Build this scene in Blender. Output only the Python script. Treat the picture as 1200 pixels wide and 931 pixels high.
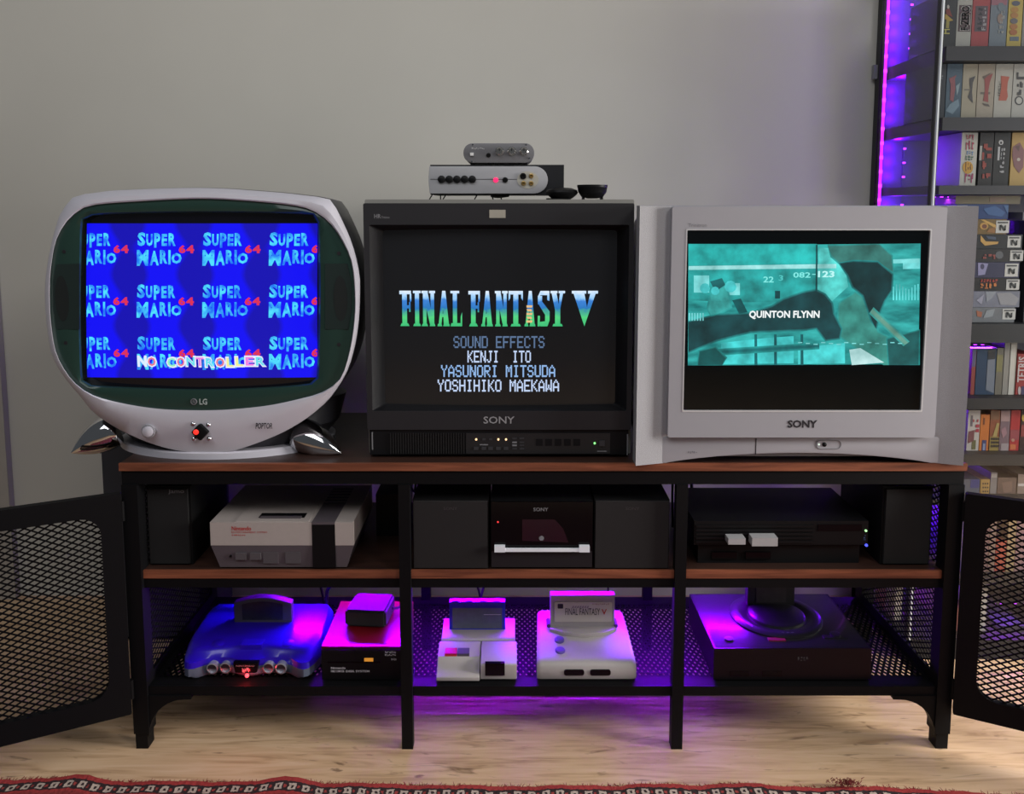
import bpy, bmesh, math, random
from mathutils import Vector, Matrix, Euler

for _o in list(bpy.data.objects):
    bpy.data.objects.remove(_o)
SC = bpy.context.scene
COL = SC.collection
RNG = random.Random(7)

# ------------------------------------------------------------------ camera, world, lights
TH = math.radians(6.06)                  # camera pitched down
CAM = Vector((-0.0549, -1.4125, 0.9924))
FPX, PX, PY = 963.0, 600.0, 344.2       # focal length and principal point of the 1200 x 931 frame
cd = bpy.data.cameras.new('camera')
co = bpy.data.objects.new('camera', cd); COL.objects.link(co)
cd.sensor_fit = 'HORIZONTAL'; cd.sensor_width = 36.0; cd.lens = FPX / 1200.0 * 36.0
cd.shift_y = -(465.5 - PY) / 1200.0
cd.clip_start = 0.02
co.location = CAM; co.rotation_euler = (math.pi / 2 - TH, 0, 0)
SC.camera = co

vs = SC.view_settings
vs.view_transform = 'Standard'; vs.look = 'None'; vs.gamma = 1.0; vs.use_curve_mapping = False
vs.exposure = 0.0
SC.cycles.max_bounces = 8
SC.cycles.sample_clamp_indirect = 4.0

wd = bpy.data.worlds.new('room_daylight'); SC.world = wd; wd.use_nodes = True
wd.node_tree.nodes['Background'].inputs[0].default_value = (0.80, 0.86, 0.92, 1)
wd.node_tree.nodes['Background'].inputs[1].default_value = 0.07


def area_light(name, loc, target, sx, sy, energy, col, spread=180):
    ld = bpy.data.lights.new(name, 'AREA'); ld.shape = 'RECTANGLE'; ld.size = sx; ld.size_y = sy
    ld.energy = energy; ld.color = col; ld.spread = math.radians(spread)
    o = bpy.data.objects.new(name, ld); COL.objects.link(o); o.location = loc
    o.rotation_euler = (Vector(target) - Vector(loc)).to_track_quat('-Z', 'Y').to_euler()
    return o


# daylight from windows to the right of the bench and a weak one behind the camera
area_light('window_light_right', (1.65, -2.1, 2.60), (0.0, 0.3, 0.80), 0.7, 1.0, 23, (1.0, 0.965, 0.92))
area_light('window_light_side', (2.6, -0.50, 0.95), (0.6, -0.15, 0.0), 0.7, 1.0, 36, (1.0, 0.96, 0.92), 110)
area_light('window_light_front', (-0.7, -1.8, 2.8), (0.0, 0.4, 0.8), 2.2, 1.2, 26, (0.96, 0.97, 1.0))


# ------------------------------------------------------------------ helpers
def at(px, py, Y):
    """the point of the plane at depth Y that the photograph shows at pixel px, py (X, Z)"""
    t = (py - PY) / FPX
    d = Y - CAM.y
    h = d * math.tan(math.atan(t) + TH)
    dep = d * math.cos(TH) + h * math.sin(TH)
    return (CAM.x + (px - PX) / FPX * dep, CAM.z - h)


def lin(c):
    c = c / 255.0
    return c / 12.92 if c <= 0.04045 else ((c + 0.055) / 1.055) ** 2.4


def rgb(c):
    return (lin(c[0]), lin(c[1]), lin(c[2]), 1.0)


MATS = {}


def mat(name, c, rough=0.5, metal=0.0, var=0.08, vs_=40.0, bump=0.0, bs=300.0, emit=None, es=0.0, coat=0.0,
        spec=0.5, trans=0.0):
    if name in MATS:
        return MATS[name]
    m = bpy.data.materials.new(name); m.use_nodes = True
    nt = m.node_tree; n = nt.nodes; l = nt.links
    p = n['Principled BSDF']
    tc = n.new('ShaderNodeTexCoord')
    nz = n.new('ShaderNodeTexNoise'); nz.inputs['Scale'].default_value = vs_; nz.inputs['Detail'].default_value = 4
    l.new(tc.outputs['Object'], nz.inputs['Vector'])
    mx = n.new('ShaderNodeMix'); mx.data_type = 'RGBA'
    b = rgb(c)
    mx.inputs[6].default_value = (b[0] * (1 - var), b[1] * (1 - var), b[2] * (1 - var), 1)
    mx.inputs[7].default_value = (min(1, b[0] * (1 + var)), min(1, b[1] * (1 + var)), min(1, b[2] * (1 + var)), 1)
    l.new(nz.outputs['Fac'], mx.inputs[0]); l.new(mx.outputs[2], p.inputs['Base Color'])
    p.inputs['Roughness'].default_value = rough; p.inputs['Metallic'].default_value = metal
    p.inputs['Coat Weight'].default_value = coat; p.inputs['Coat Roughness'].default_value = 0.08
    p.inputs['Specular IOR Level'].default_value = spec
    p.inputs['Transmission Weight'].default_value = trans
    if bump > 0:
        n2 = n.new('ShaderNodeTexNoise'); n2.inputs['Scale'].default_value = bs; n2.inputs['Detail'].default_value = 3
        l.new(tc.outputs['Object'], n2.inputs['Vector'])
        bp = n.new('ShaderNodeBump'); bp.inputs['Strength'].default_value = bump; bp.inputs['Distance'].default_value = 0.001
        l.new(n2.outputs['Fac'], bp.inputs['Height']); l.new(bp.outputs['Normal'], p.inputs['Normal'])
    if emit:
        p.inputs['Emission Color'].default_value = rgb(emit); p.inputs['Emission Strength'].default_value = es
    MATS[name] = m
    return m


class B:
    """collects shapes (world coordinates unless the thing is local) for ONE mesh object"""
    def __init__(s):
        s.bm = bmesh.new()

    def _q(s, vs, faces):
        v = [s.bm.verts.new(p) for p in vs]
        out = []
        for f in faces:
            try:
                out.append(s.bm.faces.new([v[i] for i in f]))
            except ValueError:
                pass
        return v, out

    def _bev(s, faces, bv, seg=2):
        if bv > 0:
            ed = list({e for f in faces for e in f.edges if len(e.link_faces) == 2 and e.calc_face_angle(0) > 0.5})
            bmesh.ops.bevel(s.bm, geom=ed, offset=bv, segments=seg, affect='EDGES', profile=0.6, clamp_overlap=True)

    def box(s, x0, x1, y0, y1, z0, z1, bv=0.0, seg=2, M=None):
        p = [(x0, y0, z0), (x1, y0, z0), (x1, y1, z0), (x0, y1, z0), (x0, y0, z1), (x1, y0, z1), (x1, y1, z1), (x0, y1, z1)]
        if M is not None:
            p = [M @ Vector(q) for q in p]
        v, f = s._q(p, [(3, 2, 1, 0), (4, 5, 6, 7), (0, 1, 5, 4), (1, 2, 6, 5), (2, 3, 7, 6), (3, 0, 4, 7)])
        s._bev(f, bv, seg)
        return s

    def loft(s, rings, cap0=True, cap1=True, closed=True):
        vv = [[s.bm.verts.new(p) for p in r] for r in rings]
        n = len(rings[0])
        for a, b in zip(vv, vv[1:]):
            for i in range(n if closed else n - 1):
                j = (i + 1) % n
                s.bm.faces.new((a[i], a[j], b[j], b[i]))
        if cap0: s.bm.faces.new(list(reversed(vv[0])))
        if cap1: s.bm.faces.new(vv[-1])
        return s

    def prism(s, pts, a, b, axis='Y', bv=0.0, seg=2):
        """polygon pts extruded along axis from a to b. axis Y: pts=(x,z); X: pts=(y,z); Z: pts=(x,y)"""
        mk = {'Y': lambda p, t: (p[0], t, p[1]), 'X': lambda p, t: (t, p[0], p[1]), 'Z': lambda p, t: (p[0], p[1], t)}[axis]
        n = len(pts)
        v, f = s._q([mk(p, a) for p in pts] + [mk(p, b) for p in pts],
                    [tuple(range(n)), tuple(reversed(range(n, 2 * n)))] + [(i, n + i, n + (i + 1) % n, (i + 1) % n) for i in range(n)])
        bmesh.ops.recalc_face_normals(s.bm, faces=f)
        s._bev(f, bv, seg)
        return s

    def cyl(s, p0, p1, r, r2=None, n=16, cap=True):
        p0, p1 = Vector(p0), Vector(p1); r2 = r if r2 is None else r2
        d = (p1 - p0).normalized()
        u = d.orthogonal().normalized(); w = d.cross(u)
        R = []
        for p, rr in ((p0, r), (p1, r2)):
            R.append([p + (u * math.cos(2 * math.pi * i / n) + w * math.sin(2 * math.pi * i / n)) * rr for i in range(n)])
        return s.loft(R, cap, cap)

    def lathe(s, prof, origin, axis=(0, 0, 1), n=24, cap0=True, cap1=True):
        """prof = [(r, t)...] along axis"""
        o, d = Vector(origin), Vector(axis).normalized()
        u = d.orthogonal().normalized(); w = d.cross(u)
        R = [[o + d * t + (u * math.cos(2 * math.pi * i / n) + w * math.sin(2 * math.pi * i / n)) * max(r, 1e-5) for i in range(n)] for r, t in prof]
        return s.loft(R, cap0, cap1)

    def tube(s, pts, r, n=6, smooth=3):
        P = [Vector(p) for p in pts]
        if smooth > 1 and len(P) > 2:
            Q = []
            for i in range(len(P) - 1):
                a = P[max(i - 1, 0)]; b = P[i]; c = P[i + 1]; e = P[min(i + 2, len(P) - 1)]
                for k in range(smooth):
                    t = k / smooth
                    Q.append(0.5 * ((2 * b) + (c - a) * t + (2 * a - 5 * b + 4 * c - e) * t * t + (3 * b - a - 3 * c + e) * t ** 3))
            Q.append(P[-1]); P = Q
        R = []
        u = None
        for i, p in enumerate(P):
            d = (P[min(i + 1, len(P) - 1)] - P[max(i - 1, 0)]).normalized()
            if u is None: u = d.orthogonal().normalized()
            u = (u - d * u.dot(d)).normalized(); w = d.cross(u)
            R.append([p + (u * math.cos(2 * math.pi * k / n) + w * math.sin(2 * math.pi * k / n)) * r for k in range(n)])
        return s.loft(R)

    def poly(s, pts):
        try:
            s.bm.faces.new([s.bm.verts.new(p) for p in pts])
        except ValueError:
            pass
        return s

    def rect(s, x0, x1, z0, z1, y, t=0.0006):
        """thin printed or inlaid plate facing the viewer, front face at y"""
        return s.box(x0, x1, y, y + t, z0, z1)

    def glyphs(s, text, x0, x1, z0, z1, y, rot=0, bold=0.0, fn=None, shear=0.0):
        """flat lettering fitted to a rectangle of the XZ plane. rot 90: reads upwards, -90: downwards"""
        vs, fs = text_mesh(text, bold, shear)
        base = len(vs)
        out = []
        for (a, b) in vs:
            if rot == -90: a, b = b, 1 - a
            elif rot == 90: a, b = 1 - b, a
            X = x0 + (x1 - x0) * a; Z = z0 + (z1 - z0) * b
            Y = y if fn is None else fn(X, Z)
            out.append((X, Y, Z))
        s._q(out, fs)
        return s

    def scribble(s, x0, x1, z0, z1, y, seed=1, n=6, up=False):
        """a row of letter-like strokes for print too small to read"""
        r = random.Random(seed)
        for i in range(n):
            for _ in range(3):
                a = (i + r.uniform(.05, .35)) / n; b_ = (i + r.uniform(.55, .92)) / n
                c = r.uniform(0, .75); d = min(1, c + r.choice((.16, .2, .8)))
                if d - c > .5: b_ = a + .30 / n
                if up: q = [(c, a), (d, a), (d, b_), (c, b_)]
                else: q = [(a, c), (b_, c), (b_, d), (a, d)]
                s.poly([(x0 + (x1 - x0) * u, y - .00001 * _, z0 + (z1 - z0) * w) for u, w in q])
        return s

    def glyphs_top(s, text, x0, x1, y0, y1, z):
        vs, fs = text_mesh(text, 0, 0)
        s._q([(x0 + (x1 - x0) * a, y0 + (y1 - y0) * b, z) for a, b in vs], fs)
        return s


_TXT = {}


def text_mesh(t, bold=0.0, shear=0.0):
    k = (t, bold, shear)
    if k in _TXT: return _TXT[k]
    cu = bpy.data.curves.new('lettering_source', 'FONT'); cu.body = t; cu.resolution_u = 2; cu.offset = bold; cu.shear = shear
    ob = bpy.data.objects.new('lettering_source', cu)
    me = bpy.data.meshes.new_from_object(ob)
    vs = [(v.co.x, v.co.y) for v in me.vertices]; fs = [tuple(p.vertices) for p in me.polygons]
    bpy.data.objects.remove(ob); bpy.data.curves.remove(cu); bpy.data.meshes.remove(me)
    if vs:
        ax = min(v[0] for v in vs); bx = max(v[0] for v in vs); ay = min(v[1] for v in vs); by = max(v[1] for v in vs)
        vs = [((v[0] - ax) / max(bx - ax, 1e-6), (v[1] - ay) / max(by - ay, 1e-6)) for v in vs]
    fs = [tuple(reversed(f)) if False else f for f in fs]
    _TXT[k] = (vs, fs)
    return _TXT[k]


OFF = {}


def thing(name, label, cat, loc=(0, 0, 0), rotz=0.0, group=None, local=False):
    o = bpy.data.objects.new(name, None); COL.objects.link(o)
    o.empty_display_size = 0.05
    o.location = loc; o.rotation_euler = (0, 0, rotz)
    o['label'] = label; o['category'] = cat
    if group: o['group'] = group
    OFF[o] = Vector((0, 0, 0)) if local else Vector(loc)
    return o


def finish(b, name, m, off, ang=38):
    bm = b.bm
    if off.length > 0:
        bmesh.ops.translate(bm, vec=-off, verts=bm.verts)
    lim = math.radians(ang)
    for f in bm.faces: f.smooth = True
    for e in bm.edges:
        if len(e.link_faces) == 2 and e.calc_face_angle(0) > lim: e.smooth = False
    me = bpy.data.meshes.new(name); bm.to_mesh(me); bm.free()
    me.materials.append(m)
    return me


def part(name, b, m, parent, label=None, kind=None, recalc=True):
    if recalc:
        bmesh.ops.recalc_face_normals(b.bm, faces=b.bm.faces)
    off = OFF.get(parent, Vector((0, 0, 0)))
    me = finish(b, name, m, off)
    o = bpy.data.objects.new(name, me); COL.objects.link(o); o.parent = parent
    OFF[o] = off
    if label: o['label'] = label
    if kind: o['kind'] = kind
    return o


def single(name, b, m, label, cat, loc=(0, 0, 0), group=None, kind=None, rotz=0.0, local=False):
    """a thing that is one mesh"""
    bmesh.ops.recalc_face_normals(b.bm, faces=b.bm.faces)
    me = finish(b, name, m, Vector((0, 0, 0)) if local else Vector(loc))
    o = bpy.data.objects.new(name, me); COL.objects.link(o); o.location = loc; o.rotation_euler = (0, 0, rotz)
    if kind != 'structure':
        o['label'] = label; o['category'] = cat
    elif label:
        o['label'] = label
    if group: o['group'] = group
    if kind: o['kind'] = kind
    OFF[o] = Vector((0, 0, 0)) if local else Vector(loc)
    return o


def rr(x0, x1, z0, z1, r, n=5):
    """rounded rectangle outline, counter-clockwise"""
    out = []
    for cx, cz, a0 in ((x1 - r, z1 - r, 0), (x0 + r, z1 - r, 90), (x0 + r, z0 + r, 180), (x1 - r, z0 + r, 270)):
        for i in range(n + 1):
            a = math.radians(a0 + 90 * i / n)
            out.append((cx + r * math.cos(a), cz + r * math.sin(a)))
    return out


def frame(b, outer, inner, y0, y1, axis='Y'):
    """ring between two outlines with the same number of points, solid from y0 to y1"""
    mk = (lambda p, t: (p[0], t, p[1])) if axis == 'Y' else ((lambda p, t: (t, p[0], p[1])) if axis == 'X' else (lambda p, t: (p[0], p[1], t)))
    R = [[mk(p, y0) for p in inner], [mk(p, y0) for p in outer], [mk(p, y1) for p in outer], [mk(p, y1) for p in inner], [mk(p, y0) for p in inner]]
    v = [[b.bm.verts.new(p) for p in r] for r in R[:4]]
    n = len(outer)
    for k in range(4):
        A, C = v[k], v[(k + 1) % 4]
        for i in range(n):
            j = (i + 1) % n
            b.bm.faces.new((A[i], A[j], C[j], C[i]))
    return b


def expanded(name, O, U, V, W, H, pu, pv, w, t, m, parent, label=None):
    """sheet of expanded metal: every strand of the diamond lattice is real geometry"""
    O, U, V = Vector(O), Vector(U).normalized(), Vector(V).normalized()
    N = U.cross(V)
    nu, nv = int(W / (pu / 2)), int(H / (pv / 2))
    su, sv = W / nu, H / nv
    verts = []; faces = []
    for i in range(nu):
        for j in range(nv):
            if (i + j) % 2 == 0: a, c = (i, j), (i + 1, j + 1)
            else: a, c = (i, j + 1), (i + 1, j)
            A = O + U * (a[0] * su) + V * (a[1] * sv); C = O + U * (c[0] * su) + V * (c[1] * sv)
            d = (C - A).normalized(); q = d.cross(N) * w; z = N * t
            b0 = len(verts)
            for P in (A, C):
                verts += [P + q + z, P - q + z, P - q - z, P + q - z]
            for k in range(4):
                k2 = (k + 1) % 4
                faces.append((b0 + k, b0 + k2, b0 + 4 + k2, b0 + 4 + k))
    off = OFF.get(parent, Vector((0, 0, 0)))
    me = bpy.data.meshes.new(name); me.from_pydata([v - off for v in verts], [], faces); me.materials.append(m); me.update()
    o = bpy.data.objects.new(name, me); COL.objects.link(o); o.parent = parent
    if label: o['label'] = label
    OFF[o] = off
    return o


def outline(pts, c, n=96):
    """closed smooth curve through pixel points, resampled at even angles about the pixel c"""
    D = []
    m = len(pts)
    for i in range(m):
        p0, p1, p2, p3 = pts[i - 1], pts[i], pts[(i + 1) % m], pts[(i + 2) % m]
        for k in range(10):
            t = k / 10
            D.append(tuple(0.5 * ((2 * p1[q]) + (p2[q] - p0[q]) * t + (2 * p0[q] - 5 * p1[q] + 4 * p2[q] - p3[q]) * t * t + (3 * p1[q] - p0[q] - 3 * p2[q] + p3[q]) * t ** 3) for q in (0, 1)))
    A = sorted((math.atan2(p[1] - c[1], p[0] - c[0]), math.hypot(p[0] - c[0], p[1] - c[1])) for p in D)
    A = [(a - 2 * math.pi, r) for a, r in A] + A + [(a + 2 * math.pi, r) for a, r in A]
    out = []
    j = 0
    for i in range(n):
        a = -math.pi + 2 * math.pi * i / n
        while A[j + 1][0] < a: j += 1
        (a0, r0), (a1, r1) = A[j], A[j + 1]
        r = r0 + (r1 - r0) * ((a - a0) / max(a1 - a0, 1e-9))
        out.append((c[0] + r * math.cos(a), c[1] + r * math.sin(a)))
    return out


# ------------------------------------------------------------------ the room
def wall_material():
    m = bpy.data.materials.new('wall_paint'); m.use_nodes = True
    nt = m.node_tree; n = nt.nodes; l = nt.links; p = n['Principled BSDF']
    tc = n.new('ShaderNodeTexCoord')
    a = n.new('ShaderNodeTexNoise'); a.inputs['Scale'].default_value = 3; a.inputs['Detail'].default_value = 5
    b = n.new('ShaderNodeTexNoise'); b.inputs['Scale'].default_value = 420; b.inputs['Detail'].default_value = 3
    l.new(tc.outputs['Object'], a.inputs['Vector']); l.new(tc.outputs['Object'], b.inputs['Vector'])
    r = n.new('ShaderNodeValToRGB')
    r.color_ramp.elements[0].position = .3; r.color_ramp.elements[0].color = rgb((193, 191, 182))
    r.color_ramp.elements[1].position = .7; r.color_ramp.elements[1].color = rgb((198, 196, 187))
    l.new(a.outputs['Fac'], r.inputs['Fac']); l.new(r.outputs['Color'], p.inputs['Base Color'])
    bp = n.new('ShaderNodeBump'); bp.inputs['Strength'].default_value = .12; bp.inputs['Distance'].default_value = .001
    l.new(b.outputs['Fac'], bp.inputs['Height']); l.new(bp.outputs['Normal'], p.inputs['Normal'])
    p.inputs['Roughness'].default_value = .85
    return m


def floor_material():
    m = bpy.data.materials.new('oak_floor'); m.use_nodes = True
    nt = m.node_tree; n = nt.nodes; l = nt.links; p = n['Principled BSDF']
    tc = n.new('ShaderNodeTexCoord')
    mp = n.new('ShaderNodeMapping'); mp.inputs['Scale'].default_value = (3.2, 34, 1)
    l.new(tc.outputs['Object'], mp.inputs['Vector'])
    a = n.new('ShaderNodeTexNoise'); a.inputs['Scale'].default_value = 1.6; a.inputs['Detail'].default_value = 8; a.inputs['Distortion'].default_value = 1.2
    l.new(mp.outputs['Vector'], a.inputs['Vector'])
    r = n.new('ShaderNodeValToRGB')
    e = r.color_ramp.elements
    e[0].position = .25; e[0].color = rgb((164, 130, 98)); e[1].position = .75; e[1].color = rgb((222, 192, 160))
    x = e.new(.5); x.color = rgb((208, 174, 138))
    l.new(a.outputs['Fac'], r.inputs['Fac'])
    mp2 = n.new('ShaderNodeMapping'); mp2.inputs['Scale'].default_value = (2.2, 11, 1)
    l.new(tc.outputs['Object'], mp2.inputs['Vector'])
    b = n.new('ShaderNodeTexNoise'); b.inputs['Scale'].default_value = 3.1; b.inputs['Detail'].default_value = 3; b.inputs['Distortion'].default_value = 2.5
    l.new(mp2.outputs['Vector'], b.inputs['Vector'])
    r2 = n.new('ShaderNodeValToRGB'); r2.color_ramp.elements[0].position = .27; r2.color_ramp.elements[0].color = (.42, .38, .36, 1)
    r2.color_ramp.elements[1].position = .38; r2.color_ramp.elements[1].color = (1, 1, 1, 1)
    l.new(b.outputs['Fac'], r2.inputs['Fac'])
    mx = n.new('ShaderNodeMix'); mx.data_type = 'RGBA'; mx.blend_type = 'MULTIPLY'; mx.inputs[0].default_value = 1
    l.new(r.outputs['Color'], mx.inputs[6]); l.new(r2.outputs['Color'], mx.inputs[7])
    l.new(mx.outputs[2], p.inputs['Base Color'])
    bp = n.new('ShaderNodeBump'); bp.inputs['Strength'].default_value = .15; bp.inputs['Distance'].default_value = .002
    l.new(a.outputs['Fac'], bp.inputs['Height']); l.new(bp.outputs['Normal'], p.inputs['Normal'])
    p.inputs['Roughness'].default_value = .5; p.inputs['Specular IOR Level'].default_value = .3
    return m


WALL_Y = 0.60
single('wall_back', B().box(-2.4, 3.2, WALL_Y, WALL_Y + .1, -.02, 2.7), wall_material(), None, None, kind='structure')
single('floor', B().box(-2.4, 3.2, -3.6, WALL_Y + .1, -.06, 0), floor_material(), None, None, kind='structure')
# the white-painted casing of a doorway at the left end of the wall
_x, _z = at(4, 480, .58)
single('trim_1', B().box(_x - .10, _x, .578, .5995, 0, .90, .003), mat('trim_paint', (170, 165, 158), .5), None, None, kind='structure')


# ------------------------------------------------------------------ materials shared by many things
BLACK_STEEL = mat('black_powder_steel', (13, 13, 15), .55, 0, .1, 60, .15, 500, spec=.15)
WOOD = None


def wood_material(name='stained_pine', c0=(92, 50, 34), c1=(150, 88, 62)):
    m = bpy.data.materials.new(name); m.use_nodes = True
    nt = m.node_tree; n = nt.nodes; l = nt.links; p = n['Principled BSDF']
    tc = n.new('ShaderNodeTexCoord'); mp = n.new('ShaderNodeMapping'); mp.inputs['Scale'].default_value = (4, 40, 60)
    l.new(tc.outputs['Object'], mp.inputs['Vector'])
    a = n.new('ShaderNodeTexNoise'); a.inputs['Scale'].default_value = 1.5; a.inputs['Detail'].default_value = 8; a.inputs['Distortion'].default_value = 1
    l.new(mp.outputs['Vector'], a.inputs['Vector'])
    r = n.new('ShaderNodeValToRGB'); e = r.color_ramp.elements
    e[0].position = .3; e[0].color = rgb(c0); e[1].position = .72; e[1].color = rgb(c1)
    l.new(a.outputs['Fac'], r.inputs['Fac']); l.new(r.outputs['Color'], p.inputs['Base Color'])
    bp = n.new('ShaderNodeBump'); bp.inputs['Strength'].default_value = .2; bp.inputs['Distance'].default_value = .001
    l.new(a.outputs['Fac'], bp.inputs['Height']); l.new(bp.outputs['Normal'], p.inputs['Normal'])
    p.inputs['Roughness'].default_value = .42
    return m


WOOD = wood_material()
WOOD_TOP = wood_material('dark_stained_face', (46, 30, 25), (62, 40, 32))
BLK = mat('black_plastic', (15, 15, 17), .45, 0, .1, 80, .1, 700, spec=.2)
BLK_GLOSS = mat('black_gloss_plastic', (8, 8, 10), .14, 0, .1, spec=.22)
SILVER = mat('silver_paint', (176, 176, 182), .38, .25, .03, 30, .05, 900)
CHROME = mat('chrome', (225, 225, 228), .06, 1.0, .02)
CABLE = mat('black_cable_rubber', (12, 12, 13), .5)
WHITE_INK = mat('white_ink', (215, 215, 220), .6)
GREY_INK = mat('grey_ink', (120, 120, 124), .6)
DARK_INK = mat('dark_ink', (26, 22, 30), .6)
RED_INK = mat('red_ink', (178, 46, 44), .6)

# ------------------------------------------------------------------ the bench
bench = thing('television_bench', 'long black steel and dark wood television bench with open mesh doors', 'tv bench', (0, .18, 0))
tp = part('tabletop', B().box(-.75, .75, .004, .36, .527, .54, .003), WOOD_TOP, bench, 'dark brown wooden top')
part('front_edge', B().box(-.7505, .7505, 0, .0052, .5265, .5402, .0022), WOOD, tp, 'reddish brown front edge')
part('rail', B().box(-.748, .748, .004, .022, .501, .527), BLACK_STEEL, bench)
part('rail', B().box(-.748, .748, .338, .356, .501, .527), BLACK_STEEL, bench)
for sx in (-1, 1):
    a, b_ = sorted((sx * .748, sx * .730))
    part('rail', B().box(a, b_, .022, .338, .501, .527), BLACK_STEEL, bench)
    part('rail', B().box(a, b_, .022, .338, .307, .3245), BLACK_STEEL, bench)
ms0 = part('middle_shelf', B().box(-.729, .729, .0125, .352, .3245, .339, .002), WOOD_TOP, bench, 'dark brown wooden shelf')
part('front_edge', B().box(-.7292, .7292, .008, .0132, .3243, .3392, .0018), WOOD, ms0, 'reddish brown front edge')
part('rail', B().box(-.72, .72, .010, .026, .306, .3245), BLACK_STEEL, bench)
part('rail', B().box(-.72, .72, .336, .352, .306, .3245), BLACK_STEEL, bench)
part('rail', B().box(-.72, .72, .006, .024, .101, .119), BLACK_STEEL, bench)
part('rail', B().box(-.72, .72, .334, .352, .101, .119), BLACK_STEEL, bench)
for sx in (-1, 1):
    a, b_ = sorted((sx * .742, sx * .712))
    part('rail', B().box(a, b_, .024, .334, .101, .119), BLACK_STEEL, bench)
    a, b_ = sorted((sx * .722, sx * .720))
    part('rail', B().box(a, b_, .03, .33, .119, .138), BLACK_STEEL, bench)
# outer legs with the curved brackets of the photograph
for sx in (-1, 1):
    for y0 in (0.0, .33):
        b = B()
        a, c = sorted((sx * .748, sx * .720))
        b.box(a, c, y0, y0 + .03, .03, .501, .001)
        a2, c2 = sorted((sx * .746, sx * .724))
        b.box(a2, c2, y0 + .002, y0 + .028, 0, .032, .002)
        pts = [(sx * .722, .102), (sx * .642, .102), (sx * .642, .0955), (sx * .655, .095)]
        for i in range(11):
            t = math.radians(90 * i / 10)
            pts.append((sx * (.655 + .067 * math.sin(t)), .022 + .073 * math.cos(t)))
        b.prism(pts, y0 + .003, y0 + .024)
        part('leg', b, BLACK_STEEL, bench)
for x in (-.2468, .2475):
    for y0 in (0.0, .336):
        part('leg', B().box(x - .0102, x + .0102, y0, y0 + .02, 0, .501, .0012), BLACK_STEEL, bench)
# bottom shelf of expanded metal with a plain border
b = B()
b.box(-.715, .715, .012, .040, .1180, .1192); b.box(-.715, .715, .318, .345, .1180, .1192)
part('shelf_border', b, BLACK_STEEL, bench)
expanded('mesh_shelf', (-.712, .036, .1186), (1, 0, 0), (0, 1, 0), 1.424, .286, .0112, .0195, .0024, .0006, BLACK_STEEL, bench)
for sx in (-1, 1):
    expanded('side_mesh', (sx * .726, .03, .125), (0, 1, 0), (0, 0, 1), .30, .378, .0195, .0108, .0013, .0006, BLACK_STEEL, bench)
# the two doors, swung wide open
for sx in (-1, 1):
    ang = math.radians(26.5)
    hx, hy = sx * .7465, -.006
    U = Vector((sx * math.cos(ang), -math.sin(ang), 0))
    z0, z1, Lw = .0765, .4895, .455
    fw = .030
    outer = rr(0, Lw, z0, z1, .004, 5)
    inner = rr(.034, Lw - fw, z0 + .040, z1 - .036, .034, 5)
    b = B(); frame(b, outer, inner, -.007, .007)
    T = Matrix((( U.x, -U.y * 1, 0, hx), (U.y, U.x, 0, hy), (0, 0, 1, 0), (0, 0, 0, 1)))
    if sx < 0:
        T = Matrix(((U.x, U.y, 0, hx), (U.y, -U.x, 0, hy), (0, 0, 1, 0), (0, 0, 0, 1)))
    bmesh.ops.transform(b.bm, matrix=T, verts=b.bm.verts)
    d = part('door', b, BLACK_STEEL, bench)
    expanded('door_mesh', Vector((hx, hy, z0 + .036)) + U * .030, U, (0, 0, 1), Lw - .058, z1 - z0 - .070, .0195, .0108, .0013, .0008, BLACK_STEEL, d)
    for z in (.455, .12):
        part('hinge', B().cyl((hx, hy + .002, z - .018), (hx, hy + .002, z + .018), .0045, n=10), BLACK_STEEL, d)
# short lengths of light strip under the middle shelf
PURPLE_LED = mat('violet_led', (120, 0, 255), .4, emit=(190, 60, 255), es=3.0)
STRIP = mat('strip_tape', (40, 36, 52), .5)
led = thing('led_strip', 'violet led strip stuck under the middle shelf at the back', 'led strip', (.01, .25, .3052))
part('tape', B().box(-.53, .44, .244, .256, .3036, .3052), STRIP, led)
for i in range(33):
    x = -.512 + i * .0292
    part('diode', B().box(x - .0025, x + .0025, .2475, .2525, .3018, .3036), PURPLE_LED, led)
area_light('led_strip_light', (-.045, .25, .298), (-.045, .11, .10), .95, .008, 13, (.22, 0.0, 1.0), 160)

# dark speaker box on the floor behind the bench, left
sub = thing('speaker_box', 'dark grey box standing on the floor behind the left end of the bench', 'speaker', (-.845, .47, 0))
part('cabinet', B().box(-.972, -.762, .375, .575, .012, .475, .004), mat('dark_grey_vinyl', (52, 54, 60), .6), sub)
part('foot', B().box(-.96, -.78, .39, .56, 0, .013), BLK, sub)
# ------------------------------------------------------------------ left television: rounded silver set on chrome feet
G_SURR = mat('deep_green_plastic', (36, 62, 55), .3, 0, .05)
G_DARK = mat('green_black_grille', (22, 40, 38), .5, 0, .1, 400)
SILV_FRONT = mat('silver_front_paint', (206, 204, 214), .36, .08, .03, 30, .06, 900)
SHELL = mat('dark_grey_shell', (58, 58, 64), .4, .1, .06)
GLASS_DARK = mat('crt_glass', (14, 13, 24), .12, 0, .1, coat=.3)

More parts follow.
